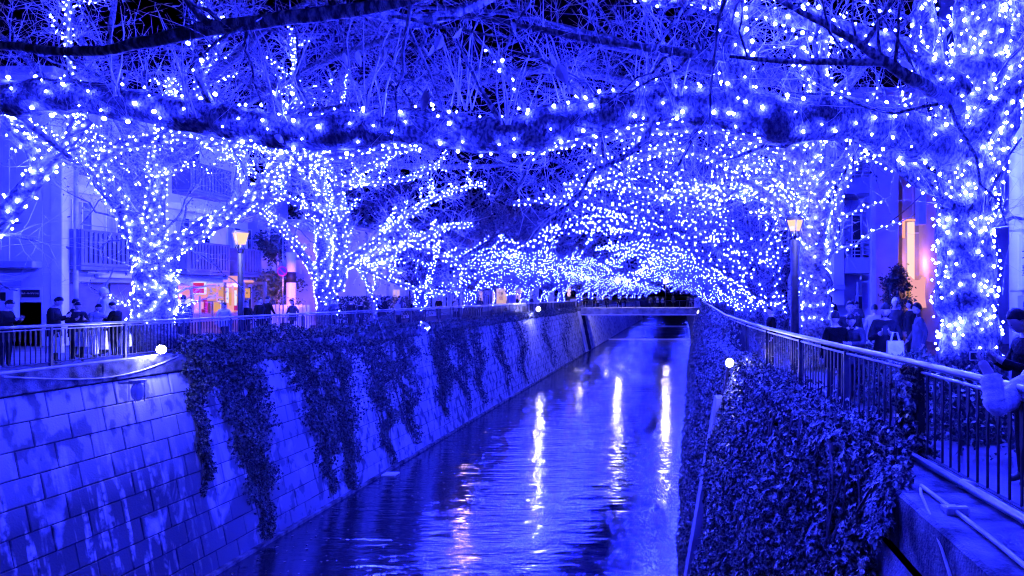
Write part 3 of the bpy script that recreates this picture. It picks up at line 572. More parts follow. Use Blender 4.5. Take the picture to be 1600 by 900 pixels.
def auto_tree(x, y, side, label, llabel, seed, k):
    rs = random.Random(seed); s = 1 if side == 'L' else -1          # s: direction towards the canal
    h = rs.uniform(1.7, 2.4); lean = rs.uniform(.1,.5)*s; limbs = [([(x,y,0),(x+lean*.3,y,h*.5),(x+lean,y+rs.uniform(-.3,.3),h)], [.5,.4,.36], 1)]
    st = (x+lean, y, h-.1)
    for j in range(4):                                              # boughs over the water
        a = R(rs.uniform(-50,50)) + (0 if j else 0); Ln = rs.uniform(6.0, 9.5); e = rs.uniform(2.2,4.2); dr = rs.uniform(.2,2.2)
        pts = []
        for t in (0,.2,.4,.6,.8,1):
            pts.append((st[0]+s*math.cos(a)*Ln*t+rs.uniform(-.25,.25), y+math.sin(a)*Ln*t+rs.uniform(-.25,.25), h+e*math.sin(min(1,t*1.25)*math.pi/2)-dr*max(0,t-.35)**1.5*1.6+rs.uniform(-.15,.15)))
        pts[0] = st; limbs.append((pts, [.26,.2,.16,.12,.09,.05], 1))
    for j in range(6):                                              # unlit crown boughs
        a = R(rs.uniform(-75,75)); Ln = rs.uniform(4.5, 9.0); e = rs.uniform(4.0,9.0)
        pts = [st]+[(st[0]+s*math.cos(a)*Ln*t+rs.uniform(-.3,.3), y+math.sin(a)*Ln*t+rs.uniform(-.3,.3), h+e*math.sin(t*1.35)) for t in (.2,.4,.65,1)]
        limbs.append((pts, [.2,.16,.12,.08,.03], 0))
    for j in range(4):                                              # unlit limbs all round
        a = R(rs.uniform(0,360)); Ln = rs.uniform(3,6); up = rs.uniform(4,8)
        pts = [st]+[(st[0]+math.cos(a)*Ln*t+rs.uniform(-.2,.2), y+math.sin(a)*Ln*t+rs.uniform(-.2,.2), h+up*t**.8) for t in (.3,.6,1)]
        limbs.append((pts, [.2,.14,.09,.04], 0))
    for j in range(3):                                              # boughs along the bank and upwards
        a = R(rs.uniform(0,360)); Ln = rs.uniform(3,5.5); up = rs.uniform(2.5,5)
        pts = [st]+[(st[0]+math.cos(a)*Ln*t+rs.uniform(-.2,.2), y+math.sin(a)*Ln*t+rs.uniform(-.2,.2), h+up*t) for t in (.3,.6,1)]
        limbs.append((pts, [.22,.16,.11,.05], 1))
    far = y > 60
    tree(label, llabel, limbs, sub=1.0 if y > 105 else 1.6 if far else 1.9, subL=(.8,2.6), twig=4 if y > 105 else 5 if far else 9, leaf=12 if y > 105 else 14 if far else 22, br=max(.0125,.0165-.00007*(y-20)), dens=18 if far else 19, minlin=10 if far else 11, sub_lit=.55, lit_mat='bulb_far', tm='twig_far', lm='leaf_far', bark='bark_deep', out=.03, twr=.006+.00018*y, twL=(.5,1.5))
for k, y in enumerate((44,54,63,73,84,95)):
    auto_tree(-16.6+.2*(k%2), y, 'L', f'{ORD[k]} lit cherry tree along the left bank, counted from the left edge', f'blue bulbs on the {ORD[k]} tree along the left bank', 100+k, k)
for k, y in enumerate((23.5,30,37,45,55,66,78,91)):
    auto_tree(xrail(y)+1.5+.3*(k%2), y, 'R', f'{ORD[k]} lit cherry tree along the right bank, counted from the right edge', f'blue bulbs on the {ORD[k]} tree along the right bank', 200+k, k)
FAR = (116,130,147,166,188,214,245,282,325)
for k, y in enumerate(FAR):
    for sd, s_ in (('left','L'),('right','R')):
        o_ = ['first','second','third','fourth','fifth','sixth','seventh','eighth','ninth'][k]
        auto_tree(-17 if s_ == 'L' else 4.6+.02*(y-116), y+(1.5 if s_ == 'R' else 0), s_, f'{o_} lit cherry tree beyond the far bridge on the {sd} bank', f'blue bulbs on the {o_} tree beyond the bridge at {sd}', 300+2*k+(s_ == 'R'), k)

# ------------------------------------------------------------------ ivy and hedges
def on_left(u, v):                    # where a ray of the photo meets the left wall
    dx = (u-U0)/F; dz = -(v-V0)/F     # X = dx*Y ; Z = HC+dz*Y ; X = XLT-BL*Z
    Y = (XLT-BL*HC)/(dx+BL*dz); return np.stack([dx*Y, Y, HC+dz*Y], -1)
def ivy_mesh(name, C, size, mat_, parent, out_dir, LV, LF, kind=None, droop=.75):
    n = len(C); tip = np.array([0,0,-droop])+RNG.normal(size=(n,3))*.42; nr = np.asarray(out_dir)+RNG.normal(size=(n,3))*.62
    V, Fc = leaves_np(C, tip, nr, size, LV, LF); return link(name, mesh_np(name, V, Fc), mat_, parent, kind=kind)
# each strip: photo points (u, v, half width) down its middle
STRIPS = [('thin short ivy strip nearest the left floodlight', [(300,545,24),(308,640,14),(315,700,9),(320,772,3)]),
 ('widest ivy curtain hanging down to the water, right of the left floodlight', [(350,525,62),(372,600,48),(390,680,34),(403,760,24),(416,838,12)]),
 ('long ivy strip right of the bare block panel, reaching near the water', [(455,540,38),(485,600,34),(505,680,24),(516,768,7)]),
 ('ivy strip beside the long one, with a pale tattered tip near the water', [(522,535,34),(535,640,26),(545,720,14),(552,778,5)]),
 ('pointed ivy strip above the white board floating in the water', [(578,530,38),(592,600,26),(600,660,16),(607,724,4)]),
 ('dense ivy strip left of the bare block gap with the coil of lights', [(625,522,32),(630,600,28),(640,660,14),(647,694,3)]),
 ('first ivy strip right of the coil of lights on the left wall', [(690,512,28),(690,570,20),(692,620,12),(696,652,3)]),
 ('second narrow ivy strip right of the coil of lights', [(718,510,18),(722,580,13),(729,634,3)]),
 ('third narrow ivy strip right of the coil of lights', [(743,508,15),(746,570,11),(752,627,3)]),
 ('slim ivy strip on the left wall under the far kiosks', [(772,506,15),(785,560,10),(791,602,3)]),
 ('slim dark ivy strip left of the far small floodlight', [(808,500,12),(815,550,8),(821,600,3)]),
 ('ivy strip just right of the far small floodlight', [(850,493,9),(856,530,7),(863,572,2)]),
 ('last ivy strip before the concrete pilaster of the bridge', [(880,490,11),(885,530,6),(889,566,2)])]
for lab, st in STRIPS:
    st = np.array(st, float); d = np.r_[0, np.cumsum(np.hypot(*np.diff(st[:,:2], axis=0).T))]; area = np.trapezoid(st[:,2]*2, d) if hasattr(np, 'trapezoid') else np.trapz(st[:,2]*2, d)
    n = int(area*(.42 if st[0,0] < 650 else .8)); s = RNG.uniform(0, d[-1], n*2); w = np.interp(s, d, st[:,2]); keep = RNG.random(n*2) < w/st[:,2].max(); s = s[keep][:n]; w = w[keep][:n]; n = len(s)
    u = np.interp(s, d, st[:,0])+w*np.clip(RNG.normal(size=n)*.42, -1.0, 1.0); v = np.interp(s, d, st[:,1])+RNG.normal(size=n)*4
    u += 5*np.sin(v*.09+st[0,0]); C = on_left(u, v); C = C[(C[:,2] > ZW+.2) & (C[:,2] < .7)]; n = len(C)
    hole = np.sin(C[:,1]*2.3+np.sin(C[:,2]*2.1)*1.5)*np.sin(C[:,2]*3.1+C[:,1]*1.7) < .78; C = C[hole]; n = len(C)
    C[:,0] += RNG.uniform(.03,.30,n)*(.6+.4*np.sin(C[:,1]*3+C[:,2]*2)); up = C[:,2] > -.45; C[up,0] = np.maximum(C[up,0], -15.0)+RNG.uniform(0,.12,up.sum())
    rt = empty('ivy', lab, 'ivy', C[np.argmax(C[:,2])], 'ivy strips hanging down the left canal wall')
    ivy_mesh('foliage', C, RNG.uniform(.075,.145,n), M['ivy_dark'], rt, (.75,-.35,.6), LOB3_V, LOB3_F, kind='stuff')
    k = st.shape[0]; mb = MB()
    for j in range(5):
        uu = st[:,0]+st[:,2]*random.uniform(-.6,.6); p = on_left(uu, np.maximum(st[:,1], 520)); p[:,0] += .03; mb.tube(p, [.018]*(k-1)+[.006], 4)
    mb.build('vine_stems', M['stem'], rt, kind='stuff')
def band(lab, y0, y1, z0, z1, n, x, size, grp=None):
    y = RNG.uniform(y0, y1, n); t = RNG.random(n); top = z1*(.72+.28*np.sin(y*.9)*np.sin(y*.37+1)); z = z0+(top-z0)*t
    C = np.stack([x+RNG.uniform(-.14,.18,n), y, z], 1); rt = empty('ivy', lab, 'ivy', (x, y0, 0), grp); ivy_mesh('foliage', C, RNG.uniform(size*.7,size*1.2,n), M['ivy_dark'], rt, (.8,-.3,.6), LOB3_V, LOB3_F, kind='stuff')
band('ivy climbing over the left railing beside the forked tree', 21.2, 37, -.55, .8, 7000, -15.18, .13)
band('lower ivy fringe along the far half of the left railing', 37, 62, -.5, .42, 5000, -15.18, .15)
band('sparse ivy fringe on the left coping close to the bridge', 62, 101, -.5, .35, 3500, -15.15, .18)

# right wall: thick ivy, the 300 largest leaves one by one
def on_right(y, z): return np.array([xwr(a, b) for a, b in zip(y, z)])
def right_pts(n, y0, y1, z0=-6.4, z1=.12, bul=.34):
    y = RNG.uniform(y0, y1, n); z = RNG.uniform(z0, z1, n); x = on_right(y, z)
    b = .5+.5*np.sin(y*1.1+np.sin(z*1.3))*np.cos(z*1.4+y*.5); dep = RNG.random(n)**.6
    grow = np.clip((0.3-z)/2.0, .25, 1)
    return np.stack([x-.04-dep*(.10+bul*b)*grow, y, z], 1)
ri = empty('ivy', 'thick ivy covering the right canal wall and its coping', 'ivy', (1.6, 12, 0))
A = right_pts(30000, 5.9, 13.5); B = right_pts(17000, 13.5, 18.2); Bz = right_pts(15000, 19.05, 30); D = right_pts(14000, 30, 102)
# over the coping, up to the railing
n = 5200; y = RNG.uniform(6.25, 20, n); t = RNG.random(n); x0 = np.array([xedge(a) for a in y]); x1 = np.array([xrail(a) for a in y])
cov = np.clip((y-6.2)/1.6, 0.25, 1); x = x0+(x1+.05-x0)*t*cov; z = .06+.22*np.sin(t*3)*RNG.random(n)+(.45*np.clip(t-.75,0,1)*4*RNG.random(n)**2)*(y > 7.6); T_ = np.stack([x, y, z], 1)
n = 2600; y = RNG.uniform(20, 75, n); T2 = np.stack([np.array([xrail(a) for a in y])-RNG.uniform(-.05,.4,n), y, RNG.uniform(0,1.05,n)**1.3], 1)
n = 420; T3 = np.stack([xrail(7.65)+RNG.normal(size=n)*.08-.03, 7.65+RNG.normal(size=n)*.13, RNG.uniform(.05,1.02,n)], 1)   # a climber on the post
near = np.r_[A, T_, T3]; u = U0+F*near[:,0]/near[:,1]; v = V0-F*(near[:,2]-HC)/near[:,1]
near = near[~((near[:,1] < 6.6) & (near[:,0] > 1.95+.25*RNG.random(len(near))))]
gp = np.sin(near[:,1]*2.9+np.sin(near[:,2]*2.2)*1.8)*np.sin(near[:,2]*3.7+near[:,1]*1.3+.7*np.sin(near[:,1]*5)); near = near[(gp < .62) | (RNG.random(len(near)) < .25)]
near = near[~((near[:,1] < 6.25+.1*np.sin(near[:,2]*9)))]
sz = .045+.10*RNG.random(len(near))**1.4; order = np.argsort(near[:,1]-.5*near[:,2]*0-1.2*(near[:,2] > -.4)-.9*(near[:,0] < on_right(near[:,1], near[:,2])-.2)); big = order[:300]; rest = order[300:]
lm = bpy.data.meshes.new('ivy_leaf'); lm.from_pydata([tuple(p) for p in LOB_V], [], [tuple(f) for f in LOB_F]); lm.materials.append(M['ivy']); lm.update()
for i in big:
    o = bpy.data.objects.new('ivy_leaf', lm); COL.objects.link(o); o.parent = ri; o.location = tuple(float(a) for a in near[i]-np.array([1.6,12,0]))
    tip = Vector((RNG.normal()*.4-.3, RNG.normal()*.4-.2, -.7)).normalized(); nr = Vector((-.7+RNG.normal()*.3, -.35+RNG.normal()*.3, .8)); nr = (nr-tip*nr.dot(tip)).normalized(); sd = tip.cross(nr)
    o.rotation_euler = Matrix((sd, tip, nr)).transposed().to_euler(); o.scale = (float(sz[i])*1.1,)*3
cl_ = near[rest][:,1] < 9.2
for q_, LV_, LF_ in ((cl_, LOB_V, LOB_F), (~cl_, LOB3_V, LOB3_F)): ivy_mesh('foliage', near[rest][q_], sz[rest][q_], M['ivy'], ri, (-.75,-.3,.75), LV_, LF_, kind='stuff')
mid = np.r_[B, T2[T2[:,1] < 32], Bz]; ivy_mesh('foliage', mid, RNG.uniform(.085,.15,len(mid)), M['ivy'], ri, (-.75,-.3,.75), LOB3_V, LOB3_F, kind='stuff')
farl = np.r_[D, T2[T2[:,1] >= 32]]; ivy_mesh('foliage', farl, RNG.uniform(.14,.26,len(farl)), M['ivy'], ri, (-.75,-.4,.7), LEAF2_V, LEAF2_F, kind='stuff')
def bush(name, label, cat, x0, x1, y0, y1, z0, z1, n, size, m='hedge', group=None):
    rt = empty(name, label, cat, ((x0+x1)/2, (y0+y1)/2, z0), group); C = np.stack([RNG.uniform(x0,x1,n), RNG.uniform(y0,y1,n), z0+(z1-z0)*RNG.random(n)**.6], 1)
    C[:,2] += .07*np.sin(C[:,1]*3.1)*np.cos(C[:,0]*5); V, Fc = leaves_np(C, RNG.normal(size=(n,3))+np.array([0,0,.3]), RNG.normal(size=(n,3))+np.array([0,0,.8]), RNG.uniform(size*.7,size*1.3,n), LEAF2_V, LEAF2_F)
    link('foliage', mesh_np('foliage', V, Fc), M[m], rt, kind='stuff')
    mb = MB()
    for _ in range(24):
        x, y = random.uniform(x0+.05,x1-.05), random.uniform(y0,y1); mb.tube([(x,y,z0-.02),(x+random.uniform(-.1,.1),y+random.uniform(-.1,.1),z0+(z1-z0)*.9)],[.014,.005],4)
    mb.build('stems', M['stem'], rt, kind='stuff'); return rt
mb = MB()
for _ in range(46):
    y0 = random.uniform(6.4, 20); zs = np.linspace(.05, random.uniform(-6,-2), 9); yy = y0+np.cumsum(np.r_[0, RNG.normal(size=8)*.16]); mb.tube([(xwr(a,z)-.05-.10*random.random(), a, z) for a, z in zip(yy, zs)], [.016]*6+[.011,.008,.004], 4)
mb.build('vine_stems', M['stem'], ri, kind='stuff')
bush('hedge', 'low clipped dark hedge behind the right railing below the woman with the phone', 'hedge', 2.85, 3.7, 7.2, 13.5, .02, .92, 7000, .06)
bush('hedge', 'low dark hedge strip around the right trees beyond the street lamp', 'hedge', 2.5, 3.9, 15, 40, .02, .75, 6000, .09)
bush('hedge', 'long dark hedge in front of the pale blank wall on the left bank', 'hedge', -20.6, -19.8, 40, 56, .02, 1.7, 5000, .14)
def broad_tree(label, x, y, h, r, n, size, m='hedge', trunk=.16, name='evergreen_tree', z0=0):
    rt = empty(name, label, 'tree', (x,y,z0)); MB().tube([(x,y,z0),(x+.1,y,z0+h*.4),(x-.05,y+.05,z0+h*.85)],[trunk,trunk*.7,trunk*.25],8).build('trunk', M['bark_dark'], rt, smooth=True)
    mb = MB(); Cs = []
    for k in range(16):
        zz = z0+h*random.uniform(.22,.92); a = random.uniform(0,6.28); L = r*(1.1-.65*zz/(z0+h))*random.uniform(.6,1.1); e = np.array([x+math.cos(a)*L, y+math.sin(a)*L, zz+random.uniform(-.1,.35)])
        mb.tube([(x,y,zz-.2), e], [.05,.015], 5); m_ = n//16; t = RNG.uniform(.35,1.05,m_)[:,None]; Cs.append(np.array([x,y,zz-.2])*(1-t)+e*t+RNG.normal(size=(m_,3))*r*.13)
    mb.build('limbs', M['bark_dark'], rt); C = np.concatenate(Cs); V, Fc = leaves_np(C, RNG.normal(size=C.shape)+np.array([0,0,-.2]), RNG.normal(size=C.shape)+np.array([0,0,.7]), RNG.uniform(size*.7,size*1.3,len(C)), LEAF2_V, LEAF2_F)
    link('crown', mesh_np('crown', V, Fc), M[m], rt, kind='stuff')
broad_tree('dark dense evergreen tree behind the red ringed sign at left', -21.2, 36.9, 5.4, 1.5, 3800, .17)
broad_tree('tall dark broadleaf tree rising behind the plain pale building on the left bank', -26, 50, 13, 5.5, 7000, .34, trunk=.35, name='broadleaf_tree')
broad_tree('tall dark broadleaf tree behind the railed pale building farther along the left bank', -25, 64, 13, 5.5, 6000, .4, trunk=.35, name='broadleaf_tree')
broad_tree('dark bushy garden tree in front of the right apartment balcony', 8.1, 26.5, 3.0, .8, 2600, .12, name='garden_tree')
# ------------------------------------------------------------------ text
def text_mesh(s, size):
    cu = bpy.data.curves.new('lettering', 'FONT'); cu.body = s; cu.size = size; cu.extrude = .004; cu.align_x = 'CENTER'; cu.align_y = 'CENTER'
    o = bpy.data.objects.new('lettering', cu); COL.objects.link(o); dg = bpy.context.evaluated_depsgraph_get(); dg.update()
    me = bpy.data.meshes.new_from_object(o.evaluated_get(dg)); bpy.data.objects.remove(o); return me
def text(s, size, m, parent, loc, rot, name='lettering'):
    me = text_mesh(s, size); me.materials.clear(); me.materials.append(m); o = bpy.data.objects.new(name, me); COL.objects.link(o); o.parent = parent
    o.location = tuple(a-b for a, b in zip(loc, parent.location)); o.rotation_euler = rot; return o
FRONT = (R(90), 0, 0); CANAL_L = (R(90), 0, R(90))          # facing the camera / facing the canal from the left
# ------------------------------------------------------------------ buildings on the left bank
ap = empty('apartment_building', 'pale three storey apartment building with slatted balconies on the left bank', 'building', (-27, 30, 0))
XW = -22.3
def wall_l(y0, y1, z0, z1, x=XW, m='plaster', par=None): return boxobj('wall', M[m], par or ap, x-.3, x, y0, y1, z0, z1)
boxobj('wall', M['plaster'], ap, -33, XW-.31, 24.9, 36.2, 0, 9.6)
wall_l(24.9, 36.2, 2.6, 9.6); wall_l(24.9, 25.5, 0, 2.59); wall_l(29.9, 30.5, 0, 2.59, m='plaster_dim')
boxobj('roof', M['plaster_dim'], ap, -33.3, XW+.25, 24.7, 36.4, 9.61, 9.85, ch=.02)
boxobj('lintel', M['plaster_dim'], ap, XW, XW+.35, 25.5, 36, 2.28, 2.62, ch=.01)
def window(par, y0, y1, z0, z1, x=XW, lit=None, n=2, frame='white'):
    w = MB(); d = .05; w.box(x-.01,x+.05,y0,y1,z1-d,z1); w.box(x-.01,x+.05,y0,y1,z0,z0+d); w.box(x-.01,x+.05,y0,y0+d,z0+d,z1-d); w.box(x-.01,x+.05,y1-d,y1,z0+d,z1-d)
    for k in range(1, n): yy = y0+(y1-y0)*k/n; w.box(x-.005,x+.045,yy-d*.6,yy+d*.6,z0+d,z1-d)
    f = w.build('window', M[frame], par)
    for k in range(n):
        a = y0+(y1-y0)*k/n+d; b_ = y0+(y1-y0)*(k+1)/n-d; o = boxobj('pane', M[lit or ('glass' if k % 2 else 'curtain')], f, x+.002, x+.016, a, b_, z0+d, z1-d)
    return f
def balcony(par, y0, y1, z0, z1, x0=XW, x1=-21.5, m='slat', pitch=.2):
    mb = MB(); mb.box(x0,x1,y0,y1,z0-.14,z0,ch=.01); mb.box(x1-.06,x1+.02,y0-.02,y1+.02,z1-.08,z1,ch=.008); mb.box(x1-.05,x1+.01,y0,y1,z0+.02,z0+.12)
    mb.box(x0,x1-.07,y0,y0+.04,z0+.02,z1-.01); mb.box(x0,x1-.07,y1-.04,y1,z0+.02,z1-.01); mb.box(x1-.05,x1+.012,y0,y0+.12,z0+.12,z1-.08); mb.box(x1-.05,x1+.012,y1-.12,y1,z0+.12,z1-.08)
    b = mb.build('balcony', M[m], par); boxobj('gap_shade', M['gap'], b, x1-.10, x1-.075, y0+.05, y1-.05, z0+.02, z1-.09)  # near-black sheet painted in for the shade between the slats
    n = max(2, int((y1-y0-.28)/pitch)); mb = MB(); st = (y1-y0-.24)/n
    sm = MB().box(-.018,.018,-st*.30,st*.30,-(z1-z0-.2)/2,(z1-z0-.2)/2); me = bpy.data.meshes.new('slat'); me.from_pydata(sm.v, [], sm.f); me.materials.append(M[m])
    for k in range(n):
        o = bpy.data.objects.new('slat', me); COL.objects.link(o); o.parent = b; pl = par.location
        o.matrix_parent_inverse = (Matrix.Translation(b.matrix_parent_inverse.to_translation()+pl)).inverted() if False else Matrix()
        o.location = (x1-.02, y0+.12+st*(k+.5), (z0+.12+z1-.08)/2)
    return b
for y0, y1, z0, z1 in ((25.2,28.4,2.85,4.18),(30.6,33.5,2.85,4.18),(34.2,36.0,2.85,4.1),(25.9,29.4,6.4,7.7),(30.8,33.6,6.4,7.7)): balcony(ap, y0, y1, z0, z1)
for y0, y1, z0, z1 in ((25.7,26.6,3.2,5.3),(27.2,28.3,3.2,5.2),(30.9,31.9,3.0,5.3),(32.3,33.3,3.0,5.3),(34.5,35.6,3.0,5.2),(26.3,27.6,6.6,8.8),(31.2,32.6,6.6,8.8)): window(ap, y0, y1, z0, z1)
boxobj('handrail', M['steel'], ap, -21.53, -21.49, 25.2, 28.4, 4.32, 4.35); boxobj('cornice', M['white'], ap, XW, XW+.3, 24.95, 36.1, 5.55, 5.85, ch=.01)
boxobj('corner_pillar', M['white'], ap, XW+.01, XW+.42, 24.86, 25.18, 0, 6.5, ch=.02)
tubeobj('drainpipe', M['pvc'], ap, [(-21.72,25.25,0),(-21.72,25.25,6.6)], .07, 8); tubeobj('drainpipe', M['pvc'], ap, [(-21.6,25.6,2.62),(-21.6,26.5,2.62),(-21.6,26.6,2.75)], .04, 6)
def shutter(par, y0, y1, z1, x, nm='roller_shutter'):
    mb = MB(); n = int(z1/.12)
    for k in range(n): mb.box(x, x+.035, y0, y1, .02+k*z1/n, .02+(k+.82)*z1/n)
    mb.box(x-.02, x+.004, y0, y1, 0, z1); mb.build(nm, M['shutter'], par)
shutter(ap, 25.55, 27.3, 2.26, XW+.02); shutter(ap, 27.42, 29.85, 2.26, XW+.02)
sb = empty('signboard', 'long white signboard above the shutters with one small faint mark', 'sign', (-21.8, 27.6, 2.55)); boxobj('board', M['white'], sb, -21.9, -21.78, 26.3, 29.6, 2.46, 2.78, ch=.01); text('R', .2, M['ink'], sb, (-21.77, 27.6, 2.62), CANAL_L)
tag(tubeobj('stay_rod', M['steel'], None, [(-21.45,26.6,2.8),(-20.9,25.2,1.5)], .025, 6), 'thin slanting metal rod under the lower left balcony', 'rod')
# pale house at the far left, wall turned to the camera
hs = empty('house', 'pale house wall at the left edge beside the white column', 'building', (-28, 27, 0))
boxobj('wall', M['plaster'], hs, -46, -22.62, 25.0, 32, 0, 7.3); boxobj('plinth', M['white'], hs, -46, -22.64, 24.9, 24.99, 0, 1.55); boxobj('ledge', M['plaster_dim'], hs, -46, -22.6, 24.5, 24.98, 2.75, 3.0, ch=.02)
boxobj('wall_pier', M['white'], hs, -24.55, -23.75, 24.86, 24.98, 3.0, 7.2)
f = MB().box(-24.3,-24.0,24.8,24.85,3.4,4.9).build('window', M['white'], hs); boxobj('pane', M['curtain'], f, -24.27, -24.03, 24.785, 24.8, 3.45, 4.85)
boxobj('lit_wall', M['plaster_stain'], hs, -46, -22.7, 24.93, 24.97, 1.56, 2.74)
tag(MB().add([(-25.2,24.2,2.35),(-22.7,24.2,2.30),(-22.7,24.9,2.72),(-25.2,24.9,2.78),(-25.2,24.2,2.15),(-23.9,24.15,2.02),(-22.7,24.2,2.12)], [(0,1,2,3),(0,4,5,6,1)]).build('awning', M['tarp']), 'rolled grey tarpaulin awning under the ledge of the pale house', 'awning')
mbx = empty('meter_box', 'white meter box with two dark windows on the pale house wall', 'box', (-24.0, 24.7, 1.4)); boxobj('case', M['white'], mbx, -24.45, -23.35, 24.6, 24.85, 1.0, 2.05, ch=.015)
for x in (-24.2, -23.75): boxobj('meter_window', M['gap'], mbx, x-.13, x+.13, 24.58, 24.602, 1.6, 1.9)
sg = empty('name_plate', 'dark name plate with pale lettering on the pale house wall', 'sign', (-22.95, 24.8, 1.85)); boxobj('plate', M['ink'], sg, -23.28, -22.66, 24.82, 24.86, 1.72, 1.99); text('リバーサイドテラス', .068, M['white'], sg, (-22.97, 24.815, 1.855), FRONT)
# shop under the second balcony
sh = empty('shop', 'small warmly lit shop under the second balcony of the left building', 'shop', (-21.9, 32, 0))
boxobj('back_wall', M['shop_glow'], sh, XW-.02, XW+.01, 30.55, 35.9, 1.0, 2.22); boxobj('counter', M['wood'], sh, XW+.02, XW+.5, 30.6, 35.8, 0, .95, ch=.02)
MB().add([(-22.28,30.3,2.62),(-22.28,33.9,2.62),(-21.1,33.9,2.36),(-21.1,30.3,2.36),(-21.1,30.3,2.2),(-21.1,33.9,2.2),(-22.28,30.3,2.56),(-22.28,33.9,2.56)], [(0,1,2,3),(3,2,5,4),(0,3,4,6),(1,7,5,2),(6,4,5,7)]).build('awning', M['white'], sh)
for y in (30.9,31.9,33.1,34.2): boxobj('door_post', M['wood'], sh, XW+.02, XW+.14, y, y+.1, .96, 2.2)
for k, y in enumerate((31.1, 31.45, 32.3, 32.6, 33.5, 33.75, 34.5, 34.8)): boxobj('shelf_goods', M[['poster_orange','sign_white','poster_pink','red'][k % 4]], sh, XW+.05, XW+.25, y, y+.2, .96+.1*(k % 3), 1.5+.15*(k % 2), ch=.02)
ld = bpy.data.lights.new('shop_lamp', 'POINT'); ld.energy = 120; ld.color = (1,.33,.38); ld.shadow_soft_size = .3; lo = bpy.data.objects.new('shop_lamp', ld); COL.objects.link(lo); lo.parent = sh; lo.location = (1.2, 1.4, 1.9)
sr = empty('sign_box', 'lit red sign box with white rim and white line across its middle', 'sign', (-20.6, 30.2, 1.9)); u0 = P(313,450,30.2)
boxobj('rim', M['sign_white'], sr, u0[0]-.27, u0[0]+.27, 30.1, 30.22, u0[2]-.27, u0[2]+.27, ch=.03)
for s in (-1, 1): boxobj('red_panel', M['sign_red'], sr, u0[0]-.23, u0[0]+.23, 30.08, 30.099, u0[2]+(.02 if s > 0 else -.22), u0[2]+(.22 if s > 0 else -.02))
boxobj('foot', M['poster_orange'], sr, u0[0]-.16, u0[0]+.16, 30.12, 30.2, u0[2]-.34, u0[2]-.28); tubeobj('pole', M['steel'], sr, [(u0[0],30.17,0),(u0[0],30.17,u0[2]-.34)], .03, 8)
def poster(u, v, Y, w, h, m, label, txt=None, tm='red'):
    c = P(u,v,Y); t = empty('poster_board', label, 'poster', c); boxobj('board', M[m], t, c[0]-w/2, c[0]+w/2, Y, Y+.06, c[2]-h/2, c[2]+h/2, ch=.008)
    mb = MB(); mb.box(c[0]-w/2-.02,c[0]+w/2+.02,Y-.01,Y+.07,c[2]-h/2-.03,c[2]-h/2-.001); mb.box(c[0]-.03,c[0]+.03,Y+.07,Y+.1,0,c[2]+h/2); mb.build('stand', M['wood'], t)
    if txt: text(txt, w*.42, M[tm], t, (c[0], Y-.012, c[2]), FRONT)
    return t
poster(330, 457, 31, .37, .74, 'poster_orange', 'tall orange poster board with dark script right of the red sign', 'な\nべ', 'wood')
poster(345, 458, 31.3, .22, .62, 'poster_orange', 'narrow orange poster board by the shop entrance', None)
poster(386, 458, 30.5, .2, .42, 'poster_orange', 'small pale orange board with dark script right of the lamp post', '酒', 'ink')
poster(783, 463, 62, .85, 1.35, 'window_warm', 'pink lit poster far along the left bank by the kiosks', '特\n価', 'red')
poster(783, 429, 62, .5, 1.0, 'window_warm', 'upper pale lit panel far along the left bank')
st = empty('market_stall', 'cluttered pinkish food stall left of the lamp post at the shop', 'stall', (-19.5, 31.2, 0))
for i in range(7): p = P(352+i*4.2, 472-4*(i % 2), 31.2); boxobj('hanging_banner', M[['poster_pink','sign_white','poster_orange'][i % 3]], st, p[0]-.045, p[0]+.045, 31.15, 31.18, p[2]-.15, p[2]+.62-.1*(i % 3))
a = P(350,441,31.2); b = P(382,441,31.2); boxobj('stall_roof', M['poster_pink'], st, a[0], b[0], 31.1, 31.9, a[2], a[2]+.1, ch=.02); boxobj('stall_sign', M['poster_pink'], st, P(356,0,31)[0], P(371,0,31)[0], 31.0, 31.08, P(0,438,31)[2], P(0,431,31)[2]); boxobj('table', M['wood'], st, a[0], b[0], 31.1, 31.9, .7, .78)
for x in (a[0]+.05, b[0]-.05): boxobj('stall_post', M['wood'], st, x-.04, x+.04, 31.15, 31.23, 0, a[2])
pg = empty('pergola', 'small pink lit pergola frame right of the left lamp post', 'frame', (-18.8, 32, 0)); a = P(384,441,32); b = P(416,446,32)
boxobj('beam', M['wood'], pg, a[0], b[0], 31.95, 32.05, 2.28, 2.42); boxobj('frame_post', M['wood'], pg, b[0]-.13, b[0], 31.95, 32.05, 0, 2.279); boxobj('frame_post', M['wood'], pg, a[0], a[0]+.1, 31.95, 32.05, 0, 2.279)
cpole = empty('concrete_pole', 'short pale concrete pole with dark band, lit pink, behind the red ringed sign', 'pole', (-20.4, 36.3, 0)); c = P(455,470,36.3); tubeobj('shaft', M['plaster'], cpole, [(c[0],36.3,0),(c[0],36.3,4.0)], .23, 14); tubeobj('band', M['paint_dark'], cpole, [(c[0],36.3,2.45),(c[0],36.3,3.0)], .236, 14)
ld = bpy.data.lights.new('shop_spill', 'SPOT'); ld.energy = 1600; ld.color = (1,.33,.38); ld.spot_size = R(34); ld.shadow_soft_size = .2; lo = bpy.data.objects.new('shop_spill', ld); COL.objects.link(lo); lo.parent = sh; lo.location = (4.2, .6, 2.0); lo.rotation_euler = (Vector((c[0],36.3,2.2))-Vector((-17.7,32.6,2.0))).to_track_quat('-Z','Y').to_euler()
rs_ = empty('round_sign', 'round blue traffic sign with red ring on a thin pole at left', 'sign', (0,0,0)); c = P(441,424,34.5); rs_.location = (float(c[0]),34.5,0); tubeobj('pole', M['steel'], rs_, [(c[0],34.56,0),(c[0],34.56,P(0,345,34.5)[2])], .025, 8)
